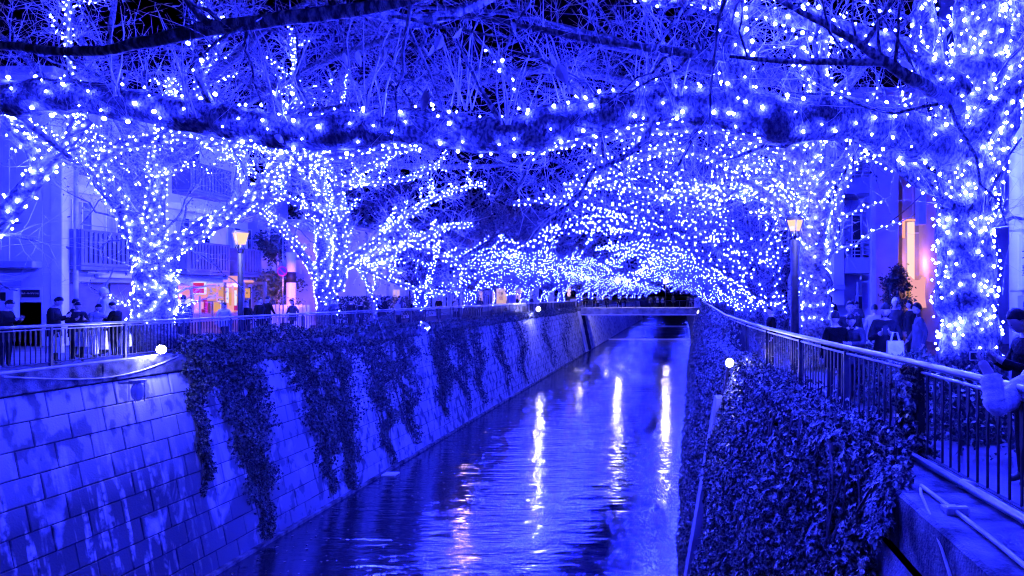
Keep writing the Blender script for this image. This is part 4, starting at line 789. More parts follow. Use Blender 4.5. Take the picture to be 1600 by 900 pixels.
def disc(name, c, r, y, m, par, n=24, t=.02): return MB().tube([(c[0],y,c[2]),(c[0],y+t,c[2])], r, n).build(name, M[m], par)
disc('ring', c, .25, 34.5, 'red', rs_); disc('face', c, .19, 34.49, 'signblue', rs_, t=.009); q = MB(); q.box(-.19,.19,-.004,.004,-.028,.028); o = q.build('slash', M['red'], rs_, loc=(0,-.014,float(c[2]))); o.rotation_euler.y = R(45)
pf = empty('picket_fence', 'pale low panel fence behind the crowd right of the shop', 'fence', (-19.5, 36, 0))
for k in range(14): p = P(404+k*6, 478, 35.5); boxobj('picket', M['white'], pf, p[0]-.075, p[0]+.075, 35.48, 35.52, .1, 1.3+.02*(k % 3), ch=.005)
boxobj('rail', M['white'], pf, P(402,0,35.5)[0], P(486,0,35.5)[0], 35.521, 35.56, .9, 1.0); boxobj('rail', M['white'], pf, P(402,0,35.5)[0], P(486,0,35.5)[0], 35.521, 35.56, .3, .4)
# farther buildings on the left bank
def block(label, y0, y1, z1, wm, X=-21.8, floors=2, rail=False, lit=False, name='building', cat='building'):
    b = empty(name, label, cat, (X-5, (y0+y1)/2, 0)); boxobj('wall', M[wm], b, X-10, X, y0, y1, 0, z1); boxobj('roof', M['plaster_dim'], b, X-10.2, X+.2, y0-.2, y1+.2, z1+.002, z1+.2, ch=.02)
    for fl in range(floors):
        z = .5+fl*3.1; n = max(1, int((y1-y0)/2.6))
        for k in range(n):
            a = y0+.6+k*(y1-y0-1)/n
            if z+1.9 < z1: window(b, a, a+1.4, z+.2, z+1.8, x=X, lit='window_warm' if lit and fl == 0 and k % 2 == 0 else None)
        if rail and fl == 1:
            q = MB(); q.box(X,X+.9,y0+.1,y1-.1,z-.5,z+.3,ch=.01); bl = q.build('balcony', M['plaster'], b); q = MB(); q.box(X+.85,X+.9,y0+.1,y1-.1,z+1.1,z+1.15)
            for k in range(int((y1-y0)*3)): q.box(X+.86,X+.88,y0+.12+k/3,y0+.15+k/3,z+.31,z+1.1)
            q.build('railing', M['pvc'], bl)
    return b
g = block('plain pale windowless building behind the hedge on the left bank', 42.6, 52, 6.2, 'plaster', floors=0); tubeobj('drainpipe', M['pvc'], g, [(-21.72,48.6,0),(-21.72,48.6,6.2)], .06, 6)
block('pale building with railed balcony and lit ground floor on the left bank', 52.4, 63, 7, 'plaster', floors=2, rail=True, lit=True)
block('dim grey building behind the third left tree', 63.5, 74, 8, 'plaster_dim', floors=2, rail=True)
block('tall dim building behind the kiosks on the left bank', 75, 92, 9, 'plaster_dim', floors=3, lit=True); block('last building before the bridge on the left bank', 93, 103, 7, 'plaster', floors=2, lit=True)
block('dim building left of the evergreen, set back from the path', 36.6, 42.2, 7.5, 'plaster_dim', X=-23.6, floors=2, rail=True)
def kiosk(label, u, v, Y, w, h, lit):
    c = P(u,v,Y); k = empty('kiosk', label, 'kiosk', (c[0],Y,0)); boxobj('wall', M['plaster'], k, c[0]-w/2, c[0]+w/2, Y, Y+w, 0, h); q = MB(); q.add([(c[0]-w/2-.2,Y-.2,h+.004),(c[0]+w/2+.2,Y-.2,h+.004),(c[0]+w/2+.2,Y+w+.2,h+.004),(c[0]-w/2-.2,Y+w+.2,h+.004),(c[0],Y+w/2,h+.7)], [(0,1,4),(1,2,4),(2,3,4),(3,0,4),(0,3,2,1)]); q.build('roof', M['plaster_dim'], k)
    boxobj('door', M[lit], k, c[0]-w*.18, c[0]+w*.18, Y-.03, Y-.002, .3, h*.62)
    boxobj('sign_panel', M['signblue'], k, c[0]-w*.32, c[0]+w*.32, Y-.03, Y-.002, h*.68, h*.95)
kiosk('small kiosk with peaked roof and lit door near the bridge', 811, 460, 80, 1.9, 4.0, 'window_warm'); kiosk('small dark doored kiosk just right of the peaked one', 847, 460, 88, 2.2, 4.3, 'gap')
# ------------------------------------------------------------------ right bank buildings
rb = empty('apartment_building', 'cream apartment building with white balcony railing on the right bank', 'building', (8, 31, 0))
def xr(u, Y): return (u-U0)/F*Y
Yb = 28.0
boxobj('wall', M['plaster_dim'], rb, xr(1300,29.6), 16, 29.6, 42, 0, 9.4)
boxobj('pier', M['plaster'], rb, xr(1303,Yb), xr(1319,Yb), Yb, 29.59, 1.4, 9.4, ch=.01); boxobj('canopy', M['plaster_dim'], rb, xr(1290,27.5), xr(1319,27.5), 27.3, 29.58, 2.0, 2.2, ch=.01)
boxobj('tower', M['plaster'], rb, xr(1368,27.5), xr(1404,27.5), 27.5, 29.59, 0, 9.6, ch=.02); boxobj('pillar', M['white'], rb, xr(1362,27.2), xr(1369,27.2)-.005, 27.2, 27.5, 0, 9.6)
boxobj('wing', M['plaster_dim'], rb, xr(1404,28.6)+.15, 16, 28.6, 29.59, 0, 9.4); boxobj('roof', M['concrete'], rb, xr(1300,29)-.2, 16.2, 27.1, 42, 9.61, 9.8)
def rbalc(z0):
    b = boxobj('balcony', M['plaster_dim'], rb, xr(1320,28), xr(1362,28)-.01, 27.6, 29.58, z0, z0+.62, ch=.01); q = MB()
    for k in range(5): q.tube([(xr(1322,27.65),27.66,z0+.74+k*.14),(xr(1361,27.65),27.66,z0+.74+k*.14)], .02, 6)
    for k in range(4): q.tube([(xr(1323+k*12.5,27.66),27.66,z0+.6),(xr(1323+k*12.5,27.66),27.66,z0+1.32)], .02, 6)
    q.build('railing', M['pvc'], b)
rbalc(2.66); rbalc(5.8)
def fwin(par, x0, x1, y, z0, z1, m, fr='white'):
    f = MB(); d = .05; f.box(x0,x1,y-.05,y-.002,z1-d,z1); f.box(x0,x1,y-.05,y-.002,z0,z0+d); f.box(x0,x0+d,y-.05,y-.002,z0+d,z1-d); f.box(x1-d,x1,y-.05,y-.002,z0+d,z1-d); f = f.build('window', M[fr], par); boxobj('pane', M[m], f, x0+d, x1-d, y-.02, y-.008, z0+d, z1-d)
fwin(rb, xr(1353,29.6), xr(1361,29.6), 29.6, 3.3, 4.9, 'window_warm'); fwin(rb, xr(1330,29.6), xr(1346,29.6), 29.6, 3.3, 5.2, 'glass'); fwin(rb, xr(1308,28), xr(1314,28), 28, 3.9, 4.9, 'gap'); fwin(rb, xr(1335,29.6), xr(1358,29.6), 29.6, .4, 1.8, 'glass'); fwin(rb, xr(1425,28.6), xr(1440,28.6), 28.6, 4.3, 6.4, 'curtain')
tubeobj('drainpipe', M['pvc'], rb, [(xr(1340,27.9),27.9,1.2),(xr(1340,27.9),27.9,2.3),(xr(1366,27.9),27.9,2.35)], .05, 6)
text('201', .3, M['ink'], rb, (xr(1311,27.99), 27.985, 3.2), FRONT) if False else None
nl = empty('lit_column', 'glowing pink lit column with orange edge light on the right building', 'lamp', (xr(1422,28.2), 28.2, 0))
boxobj('glow_panel', M['neon_core'], nl, xr(1420,28.3), xr(1429,28.3), 28.3, 28.5, 2.0, 4.75); boxobj('edge_light', M['neon'], nl, xr(1411,28.3), xr(1414,28.3), 28.3, 28.4, 4.1, 4.78); boxobj('edge_light', M['neon'], nl, xr(1411,28.3), xr(1431,28.3), 28.3, 28.4, 4.79, 4.86)
ld = bpy.data.lights.new('column_light', 'POINT'); ld.energy = 80; ld.color = (1,.32,.34); ld.shadow_soft_size = .2; lo = bpy.data.objects.new('column_light', ld); COL.objects.link(lo); lo.parent = nl; lo.location = (0, -.5, 3)
bn = empty('banner', 'pink lit draped banner display below the glowing column at right', 'banner', (xr(1430,27), 27, 0)); mb = MB(); nx = 12
V = []; 
for j in range(7):
    for i in range(nx): V.append((xr(1416,27)+(xr(1447,27)-xr(1416,27))*i/(nx-1), 27+.12*math.sin(i*1.1+j*.6), 1.25+1.2*j/6+.08*math.sin(i*.8)))
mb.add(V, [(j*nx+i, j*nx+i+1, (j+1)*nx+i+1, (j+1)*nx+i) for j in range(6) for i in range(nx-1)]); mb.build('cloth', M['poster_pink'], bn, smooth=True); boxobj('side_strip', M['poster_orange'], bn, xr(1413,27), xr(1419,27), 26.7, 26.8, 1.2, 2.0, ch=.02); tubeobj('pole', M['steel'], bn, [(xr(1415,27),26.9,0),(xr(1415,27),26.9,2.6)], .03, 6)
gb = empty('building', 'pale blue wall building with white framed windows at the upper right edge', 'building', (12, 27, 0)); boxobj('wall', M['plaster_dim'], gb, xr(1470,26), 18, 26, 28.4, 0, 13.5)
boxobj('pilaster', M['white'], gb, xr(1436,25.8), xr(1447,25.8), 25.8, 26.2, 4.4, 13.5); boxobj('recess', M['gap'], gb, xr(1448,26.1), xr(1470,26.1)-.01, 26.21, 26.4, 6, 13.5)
fwin(gb, xr(1480,26), xr(1540,26), 26, 5.0, 7.4, 'glass'); fwin(gb, xr(1476,26), xr(1508,26), 26, 9, 11.6, 'glass')
# utility pole at the right edge, with a strapped sign
up = empty('utility_pole', 'pale utility pole at the right edge carrying a vertical sign', 'pole', (xr(1594,10), 10, 0)); xp = xr(1595,10)
tubeobj('shaft', M['plaster'], up, [(xp,10,0),(xp,10,7.5)], .15, 16); vs_ = empty('sign_plate', 'white vertical sign with black characters strapped to the right utility pole', 'sign', (xp, 9.8, 2.3)); boxobj('plate', M['white'], vs_, xp-.13, xp+.2, 9.80, 9.83, 1.86, 2.63, ch=.006)
text('大', .17, M['ink'], vs_, (xp-.005, 9.795, 2.36), FRONT); text('塾', .17, M['ink'], vs_, (xp-.005, 9.795, 2.12), FRONT); MB().add([(xp-.06,9.795,2.58),(xp+.04,9.795,2.58),(xp+.04,9.795,2.48)], [(0,2,1)]).build('arrow', M['signblue'], vs_)
vs2 = empty('sign_plate', 'small lower plate with dark marks on the right utility pole', 'sign', (xp, 9.8, 1.6)); boxobj('plate', M['plaster_dim'], vs2, xp-.13, xp+.2, 9.80, 9.83, 1.5, 1.78, ch=.006); text('駐', .16, M['ink'], vs2, (xp, 9.795, 1.62), FRONT)
for z in (1.83, 2.68): tubeobj('strap', M['steel'], up, [(xp,10,z),(xp,10,z+.03)], .156, 16)
# ------------------------------------------------------------------ street lamps and floodlights
def street_lamp(label, x, y, zt, w, e=140, dim=1.0):
    t = empty('street_lamp', label, 'street lamp', (x,y,0), 'street lamps along the canal'); hw = w/2; h = w*.72
    tubeobj('post', M['paint_dark'], t, [(x,y,0),(x,y,.5),(x,y,.52),(x,y,zt-h*1.7)], [.15,.13,.10,.09] and .1, 12)
    q = MB().tube([(x,y,zt-h),(x,y,zt-.05)], [w*.27,w*.46], 4); q.build('lamp_shade', M['lamp_warm'], t); q = MB(); q.tube([(x,y,zt-.05),(x,y,zt+.02),(x,y,zt+.06)], [w*.52,w*.52,w*.1], 4); q.build('cap', M['paint_dark'], t)
    for k in range(4):
        a = R(90*k); ca, sa = math.cos(a), math.sin(a); tubeobj('strut', M['paint_dark'], t, [(x+ca*.07,y+sa*.07,zt-h*1.75),(x+ca*w*.30,y+sa*w*.30,zt-h),(x+ca*w*.49,y+sa*w*.49,zt-.04)], .016, 6)
    tubeobj('collar', M['steel'], t, [(x,y,zt-h*1.35),(x,y,zt-h*1.02)], .05, 8)
    ld = bpy.data.lights.new('lamp_light', 'POINT'); ld.energy = e; ld.color = (.30,.31,1); ld.shadow_soft_size = .15; lo = bpy.data.objects.new('lamp_light', ld); COL.objects.link(lo); lo.parent = t; lo.location = (0, -w*.75, zt-h*.5)
c = P(376,362,27); street_lamp('lit street lamp with tapered lantern in front of the left balconies', c[0], 27, c[2], .68, 900)
c = P(1242,341,16.0); street_lamp('lit street lamp on the right bank among the bulbs', c[0], 16.0, c[2], .40, 160)
gl = empty('street_lamp', 'round white globe lamp on a post at the left end of the bridge', 'street lamp', (0,0,0), 'street lamps along the canal'); c = P(903,419,104); gl.location = (float(c[0]),104,0); MB().sphere(c, .36, nu=14, nv=10).build('globe', M['lamp_strong'], gl, smooth=True); tubeobj('post', M['paint_dark'], gl, [(c[0],104,0),(c[0],104,c[2]-.3)], .07, 8)
c = P(717,418,50); gl = empty('street_lamp', 'small round pinkish lamp hidden among the bulbs of the third left tree', 'street lamp', (float(c[0]),50,0), 'street lamps along the canal'); MB().sphere(c, .2, nu=12, nv=8).build('globe', M['lamp_pink'], gl, smooth=True); tubeobj('post', M['paint_dark'], gl, [(c[0],50,0),(c[0],50,c[2]-.18)], .06, 8)
for u, v, Y, lab in ((965,438,109.5,'white globe lamp standing on the far bridge, left of its middle'),(1040,438,109.5,'white globe lamp standing on the far bridge near its right end'),(947,440,152,'small white lamp on the left bank beyond the far bridge'),(984,444,222,'tiny white lamp farthest along the left bank beyond the bridge')):
    c = P(u,v,Y); gl = empty('street_lamp', lab, 'street lamp', (float(c[0]),Y,0), 'street lamps along the canal'); MB().sphere(c, .34, nu=12, nv=8).build('globe', M['lamp_strong'], gl, smooth=True); tubeobj('post', M['paint_dark'], gl, [(c[0],Y,-.05),(c[0],Y,c[2]-.3)], .07, 8)
for k, (v_, w_) in enumerate(((437,.3),(446,.42),(453,.34),(460,.26))):
    c = P(889,v_,101); l_ = empty('paper_lantern', f"{['topmost','second from top','third from top','lowest'][k]} of the lit lanterns stacked beside the bridge", 'lantern', c, 'lanterns beside the bridge'); MB().sphere(c, w_, w_, .36, 10, 8).build('shade', M['lamp_warm'], l_, smooth=True); boxobj('rim', M['paint_dark'], l_, c[0]-.1, c[0]+.1, 100.9, 101.1, c[2]+.36, c[2]+.41)
def flood(label, c, r, e, d=(.3,-1,-.15), wall=None):
    c = np.array(c, float); d = norm(np.array(d, float)); t = empty('floodlight', label, 'floodlight', c, 'floodlights clamped to the canal walls')
    MB().tube([c-d*r*1.6, c-d*r*.9, c], [r*.45, r*.8, r*1.06], 16).build('housing', M['paint_dark'], t, smooth=False); MB().tube([c+d*.004, c+d*.03], [r*.97, r*.85], 16).build('lens', M['lamp_strong'], t)
    if wall is not None: tubeobj('bracket', M['steel'], t, [c-d*r, (c-d*r+np.array(wall))/2+np.array([0,0,.08]), np.array(wall)], .025, 6)
    ld = bpy.data.lights.new('flood_light', 'POINT'); ld.energy = e; ld.color = (.17,.19,1); ld.shadow_soft_size = .12; lo = bpy.data.objects.new('flood_light', ld); COL.objects.link(lo); lo.parent = t; lo.location = tuple(float(a) for a in d*(r+.25))
flood('bright floodlight on the left wall between the bare blocks and the ivy', P(252,546,20.2), .125, 300, (.45,-1,-.1), (-15.3,20.9,-.15))
flood('bright tilted floodlight in the ivy of the right wall', P(1140,567,17.6), .105, 120, (-.5,-1,.1), (1.55,18.0,-.2))
flood('small distant floodlight on the left wall near the bridge', P(841,483,71), .2, 900, (.4,-1,-.1), (-15.3,71.5,-.2))
flood('small distant floodlight at the right end of the bridge', P(1093,488,90), .26, 900, (-.4,-1,0), (2.6,90.5,-.2))
wl = empty('wall_lamp', 'unlit glass bulkhead lamp on the blocks below the left coping', 'wall lamp', P(215,612,18.8)); c = P(215,612,18.8); MB().sphere(c, .16, .13, .26, 12, 8).build('glass_cover', M['pvc'], wl, smooth=True); q = MB()
for k in range(5): a = R(72*k); q.tube([(c[0]+.19*math.cos(a),c[1]+.16*math.sin(a),c[2]-.26),(c[0]+.19*math.cos(a),c[1]+.16*math.sin(a),c[2]+.24)], .012, 5)
q.tube([(c[0],c[1],c[2]+.24),(c[0],c[1],c[2]+.32)], .2, 12); q.build('cage', M['steel'], wl); boxobj('bracket', M['steel'], wl, c[0]-.5, c[0]-.1, c[1]-.03, c[1]+.03, c[2]+.2, c[2]+.26)
cl = empty('light_coil', 'coiled bundle of small lights hanging on the left wall among ivy', 'light coil', P(662,514,41)); c = P(662,514,41); q = MB(); pts = []
for k in range(90): a = k*.7; pts.append((c[0]+.35*math.cos(a)*(1-.004*k), 41-.1+.1*math.sin(k*1.3), c[2]+.42*math.sin(a)*(1-.003*k)))
q.tube(pts, .02, 4); q.build('wire', M['pvc'], cl); link('bulbs', bulbs_mesh('bulbs', np.array(pts)[::3]+RNG.normal(size=(30,3))*.04, np.full(30,.016)), M['bulb'], cl, kind='stuff')
tag(tubeobj('cable', M['pvc'], None, [(-15.0,63+k*.8,-.15-.75*math.sin(math.pi*k/9)) for k in range(10)], .03, 5), 'white cable loop hanging by the far small floodlight', 'cable')
# floating board and leaves on the water
tag(MB().box(-.5,.5,-.3,.3,-.02,.05,ch=.015).build('floating_board', M['white'], loc=(float(P(604,742,1)[0]*(8.28*F/280)), 8.28*F/280, ZW+.02)), 'pale board floating on the dark water by the left wall', 'board')
n = 260; y = RNG.uniform(19, 50, n); x = -13.6+RNG.random(n)**1.6*6; V, Fc = leaves_np(np.stack([x,y,np.full(n,ZW+.012)],1), RNG.normal(size=(n,3))*np.array([1,1,.05]), np.tile([0,0,1.],(n,1)), RNG.uniform(.06,.14,n), LEAF2_V, LEAF2_F)
link('floating_leaves', mesh_np('floating_leaves', V, Fc), M['leaf_dry'], kind='stuff')
# wires
for k, (a, b, lab) in enumerate((((-23,24.8,5.6),(-21.6,33,5.2),'black overhead wire crossing the white column at left'),((-26,24.6,4.8),(-21.8,25.1,4.6),'black wire running along the pale house wall'),((5.2,10,5.6),(8,27,4.6),'thin cable slung from the right utility pole to the building'))):
    a = np.array(a, float); b = np.array(b, float); tag(tubeobj('overhead_wire', M['rubber'], None, [a+(b-a)*t-np.array([0,0,.35*math.sin(math.pi*t)]) for t in np.linspace(0,1,9)], .022, 5), lab, 'wire')

# ------------------------------------------------------------------ people
J0 = dict(pelvis=(0,0,.93), spine=(0,0,1.12), chest=(0,0,1.32), neck=(0,0,1.46), headb=(0,.01,1.55),
  shL=(-.17,0,1.40), elL=(-.24,-.02,1.13), wrL=(-.25,.05,.89), haL=(-.25,.07,.83), shR=(.17,0,1.40), elR=(.24,-.02,1.13), wrR=(.25,.05,.89), haR=(.25,.07,.83),
  hiL=(-.09,0,.86), knL=(-.10,.02,.49), anL=(-.10,0,.09), toL=(-.11,.14,.04), hiR=(.09,0,.86), knR=(.10,.02,.49), anR=(.10,0,.09), toR=(.11,.14,.04))
RAD = dict(pelvis=(.15,.11), spine=(.145,.11), chest=(.165,.12), neck=(.06,.06), headb=(.05,.055), sh=(.075,.075), el=(.058,.058), wr=(.04,.04), ha=(.028,.04), hi=(.092,.092), kn=(.062,.062), an=(.045,.045), to=(.036,.045))
EDG = [('pelvis','spine'),('spine','chest'),('chest','neck'),('neck','headb')]+[e for s in 'LR' for e in (('chest','sh'+s),('sh'+s,'el'+s),('el'+s,'wr'+s),('wr'+s,'ha'+s),('pelvis','hi'+s),('hi'+s,'kn'+s),('kn'+s,'an'+s),('an'+s,'to'+s))]
POSE = {'stand': {}, 
 'phone': dict(elL=(-.25,.06,1.13), wrL=(-.09,.29,1.23), haL=(-.05,.34,1.27), elR=(.25,.06,1.13), wrR=(.09,.29,1.23), haR=(.05,.34,1.27), headb=(0,.04,1.54)),
 'raise': dict(elL=(-.27,.18,1.24), wrL=(-.12,.36,1.46), haL=(-.07,.40,1.52), elR=(.27,.18,1.24), wrR=(.12,.36,1.46), haR=(.07,.40,1.52)),
 'lean': dict(spine=(0,.06,1.1), chest=(0,.16,1.27), neck=(0,.24,1.39), headb=(0,.29,1.46), shL=(-.17,.2,1.33), shR=(.17,.2,1.33), elL=(-.24,.40,1.12), wrL=(-.08,.60,1.13), haL=(-.02,.64,1.13), elR=(.24,.40,1.12), wrR=(.08,.60,1.13), haR=(.02,.64,1.13)),
 'walk': dict(knL=(-.1,.2,.5), anL=(-.1,.26,.1), toL=(-.1,.40,.06), knR=(.1,-.02,.48), anR=(.1,-.28,.14), toR=(.1,-.18,.04), elL=(-.25,-.1,1.14), wrL=(-.24,-.05,.9), haL=(-.24,-.03,.84), elR=(.25,.06,1.13), wrR=(.24,.2,.95), haR=(.24,.23,.9))}
def body_mesh(pose, arm=1.0, fing=True):
    J = dict(J0); J.update(pose); names = list(J); bm = bmesh.new(); vi = {k: bm.verts.new(J[k]) for k in names}
    for a, b in EDG: bm.edges.new((vi[a], vi[b]))
    me = bpy.data.meshes.new('tmp'); bm.to_mesh(me); bm.free(); o = bpy.data.objects.new('tmp', me); COL.objects.link(o)
    o.modifiers.new('s', 'SKIN'); sv = me.skin_vertices[0].data
    for i, k in enumerate(names):
        r = RAD.get(k) or RAD[k[:2]]; g = arm if k[:2] in ('sh','el') or (arm > 1 and k[:2] == 'wr') else 1; sv[i].radius = (r[0]*g, r[1]*g); sv[i].use_root = (k == 'pelvis')
    sb_ = o.modifiers.new('u', 'SUBSURF'); sb_.levels = 1; sb_.render_levels = 1
    dg = bpy.context.evaluated_depsgraph_get(); dg.update(); out = bpy.data.meshes.new_from_object(o.evaluated_get(dg)); bpy.data.objects.remove(o); bpy.data.meshes.remove(me)
    V = [v.co[:] for v in out.vertices]; Fs = [tuple(p.vertices) for p in out.polygons]; seg = []
    for a, b in EDG: seg.append((a, b, Vector(J[a]), Vector(J[b])))
    mb = MB()
    vs = [Vector(v) for v in V]; mi = []
    for f in Fs:
        c = sum((vs[i] for i in f), Vector())/len(f); best = min(seg, key=lambda s: (c-(s[2]+(s[3]-s[2])*max(0,min(1,(c-s[2]).dot(s[3]-s[2])/max(1e-6,(s[3]-s[2]).length_squared))))).length); a, b = best[0], best[1]
        mi.append(0 if b[:2] == 'ha' or b == 'headb' else 3 if b[:2] == 'to' else 2 if b[:2] in ('kn','an') else 1)
    mb.v = V; mb.f = Fs; mb.m = mi
    h = Vector(J['headb']); n = Vector(J['neck']); d = (h-n).normalized(); tilt = .55 if 'elL' in pose and J['wrL'][2] < 1.4 and J['wrL'][1] > .2 else .1
    hc = h+Vector((0,.035+tilt*.05,.085-tilt*.02)); ct, st = math.cos(-tilt), math.sin(-tilt)
    def headp(p):                                       # head: jaw, brow, nose
        x, y, z = p; w = 1-.22*max(0,-z)**1.5; nose = .26*math.exp(-(x*x)/.02-((z+.12)**2)/.035) if y > 0 else 0; chin = .10*math.exp(-(x*x)/.08-((z+.8)**2)/.05) if y > 0 else 0
        eye = -.10*math.exp(-((abs(x)-.42)**2)/.03-((z-.08)**2)/.02) if y > 0 else 0
        X, Y_, Z = x*w*.076, (y*(1-.1*(y > 0))+nose+chin+eye)*.094, z*.118; return (X, Y_*ct-Z*st, Y_*st+Z*ct)
    mb.sphere(hc, 1, 1, 1, 20, 16, 0, headp)
    for sx in (-1, 1): mb.sphere(hc+Vector((sx*.077,-.005,-.005)), .012, .022, .032, 8, 6, 0)
    for sx in (-1, 1):
        e = (sx*.031, .083, .010); ee = Vector((e[0], e[1]*ct-e[2]*st, e[1]*st+e[2]*ct)); mb.sphere(hc+ee, .013, .006, .006, 8, 6, 4)
    e = (0,.088,-.062); ee = Vector((e[0], e[1]*ct-e[2]*st, e[1]*st+e[2]*ct)); mb.sphere(hc+ee, .021, .006, .006, 8, 4, 4)
    if fing:
        for s in 'LR':
            w = Vector(J['wr'+s]); a = Vector(J['ha'+s]); d = (a-w).normalized(); sx = 1 if s == 'L' else -1; side = d.cross(Vector((0,0,1)) if abs(d.z) < .9 else Vector((0,1,0))).normalized(); nrm = side.cross(d)*-1
            for k in range(4):
                b = a+side*(k-1.5)*.019+d*.012; L = (.036,.042,.040,.030)[k]; cu = nrm*(-.018); mb.tube([b-d*.02, b+d*L*.7, b+d*L*1.3+cu, b+d*L*1.5+cu*2.2], [.0095,.009,.008,.006], 6, 0)
            b = a+side*(.035*sx); mb.tube([a-d*.02+side*.02*sx, b+d*.01+nrm*-.01, b+d*.035+nrm*-.02], [.011,.010,.007], 6, 0)
    me = bpy.data.meshes.new('body'); me.from_pydata(mb.v, [], mb.f)
    for k in ('skin','coat','trousers','shoe','hair'): me.materials.append(M[k])
    me.polygons.foreach_set('material_index', mb.m); me.polygons.foreach_set('use_smooth', [True]*len(me.polygons)); me.validate(); me.update(); return me, hc, tilt
def hair_mesh(kind, tilt):
    mb = MB(); ct, st = math.cos(-tilt), math.sin(-tilt)
    def hp(p):
        x, y, z = p; g = 1.0
        if y > 0 and z < .5: y *= max(.30, .30+.7*(z+.1)/.6) if z > -.1 else .30
        if z < -.25: z = -.25-(z+.25)*.2; 
        if kind == 'long' and p[2] < -.2 and p[1] < .15: z = -.25-(-.2-p[2])*2.6; y = min(y,-.1)-.15
        if kind == 'cap': z = max(z, -.15)
        k = 1.06 if kind != 'cap' else 1.17; X, Y_, Z = x*.086*k/1.1, (y*.106-.012)*k/1.1, z*.132*k/1.1+.012
        return (X, Y_*ct-Z*st, Y_*st+Z*ct) if kind != 'long' or p[2] > -.2 else (X*.95, (Y_*ct-max(Z,-.14)*st), Y_*st+Z*1.0)
    mb.sphere((0,0,0), 1, 1, 1, 16, 12, 0, hp)
    if kind == 'cap':
        q = [(math.sin(a)*.08, .06+math.cos(a)*.10, .02) for a in np.linspace(-1.3,1.3,9)]; mb.add(q+[(x,y,z+.012) for x,y,z in q], [tuple(range(9)), tuple(range(17,8,-1))]+[(i,i+1,i+10,i+9) for i in range(8)])
    me = bpy.data.meshes.new('hair'); me.from_pydata(mb.v, [], mb.f); me.materials.append(M['hair'] if kind != 'cap' else M['coat']); me.polygons.foreach_set('use_smooth', [True]*len(me.polygons)); me.validate(); me.update(); return me
def skirt_mesh(pose, hem):
    J = dict(J0); J.update(pose); mb = MB(); n = 18; rings = []
    for z, rx, ry, t in ((hem,.215,.165,0),(hem+.12,.20,.155,0),(.98,.185,.14,0),(1.14,.17,.135,.5),(1.30,.185,.138,.95)):
        cx = np.array(J['pelvis'])*(1-t)+np.array(J['chest'])*t
        rings.append([(cx[0]+rx*math.cos(a)*(1+.03*math.sin(5*a)), cx[1]+ry*math.sin(a), z+(cx[2]-(.93*(1-t)+1.32*t))) for a in np.linspace(0, 2*math.pi, n, endpoint=False)])
    mb.add([p for r_ in rings for p in r_], [(j*n+i, j*n+(i+1) % n, (j+1)*n+(i+1) % n, (j+1)*n+i) for j in range(4) for i in range(n)])
    me = bpy.data.meshes.new('coat'); me.from_pydata(mb.v, [], mb.f); me.materials.append(M['coat']); me.polygons.foreach_set('use_smooth', [True]*len(me.polygons)); me.update(); return me
CACHE = {}
def person(label, loc, face, pose='stand', coat=.1, hair='short', H=1.70, group=None, hem=.72):
    if pose not in CACHE: CACHE[pose] = body_mesh(POSE[pose])
    me, hc, tilt = CACHE[pose]; kh = ('h', hair, round(tilt,1)); ks = ('s', pose, hem)
    if kh not in CACHE: CACHE[kh] = hair_mesh(hair, tilt)
    if ks not in CACHE: CACHE[ks] = skirt_mesh(POSE[pose], hem)
    r = empty('person', label, 'person', loc, group, rz=R(face)); r.scale = (H/1.76,)*3; c0 = coat**1.45; c = (c0, c0, c0*1.04, 1)
    for nm, m_, l_ in (('body', me, (0,0,0)), ('coat', CACHE[ks], (0,0,0)), ('hair', CACHE[kh], hc)):
        o = bpy.data.objects.new(nm, m_); COL.objects.link(o); o.parent = r; o.location = l_; o.color = c if nm != 'hair' or hair != 'cap' else (.75,.75,.75,1)
    return r
def held(name, label, cat, p, mb, m): return tag(mb.build(name, M[m], loc=tuple(float(a) for a in p)), label, cat)
def hand_of(r, pose, k=('haL','haR')):
    J = dict(J0); J.update(POSE[pose]); q = (Vector(J[k[0]])+Vector(J[k[1]]))/2+Vector((0,.05,.03)); return Matrix.Translation(r.location) @ r.rotation_euler.to_matrix().to_4x4() @ (q*r.scale[0])
def phone(label, p): return held('phone', label, 'phone', p, MB().box(-.038,.038,-.005,.005,-.07,.07,ch=.003), 'ink')
def bagobj(label, p, w=.34, h=.40, m='bag'):
    t = empty('shopping_bag', label, 'bag', p); x, y, z = p; mb = MB(); mb.add([(x-w/2,y-.07,z-h),(x+w/2,y-.07,z-h),(x+w/2,y+.07,z-h),(x-w/2,y+.07,z-h),(x-w*.46,y-.03,z),(x+w*.46,y-.03,z),(x+w*.46,y+.03,z),(x-w*.46,y+.03,z)], [(0,3,2,1),(0,1,5,4),(1,2,6,5),(2,3,7,6),(3,0,4,7)]); mb.build('sack', M[m], t)
    mb = MB()
    for s in (-1,1): mb.tube([(x-w*.25,y+s*.03,z),(x-w*.12,y+s*.02,z+.13),(x+w*.12,y+s*.02,z+.13),(x+w*.25,y+s*.03,z)], .008, 5)
    mb.build('handles', M[m], t)
def atx(u, X, z=.02): return (X, F*X/(u-U0), z)
def at(u, Y, z=.02): return (float(xr(u, Y)), Y, z)
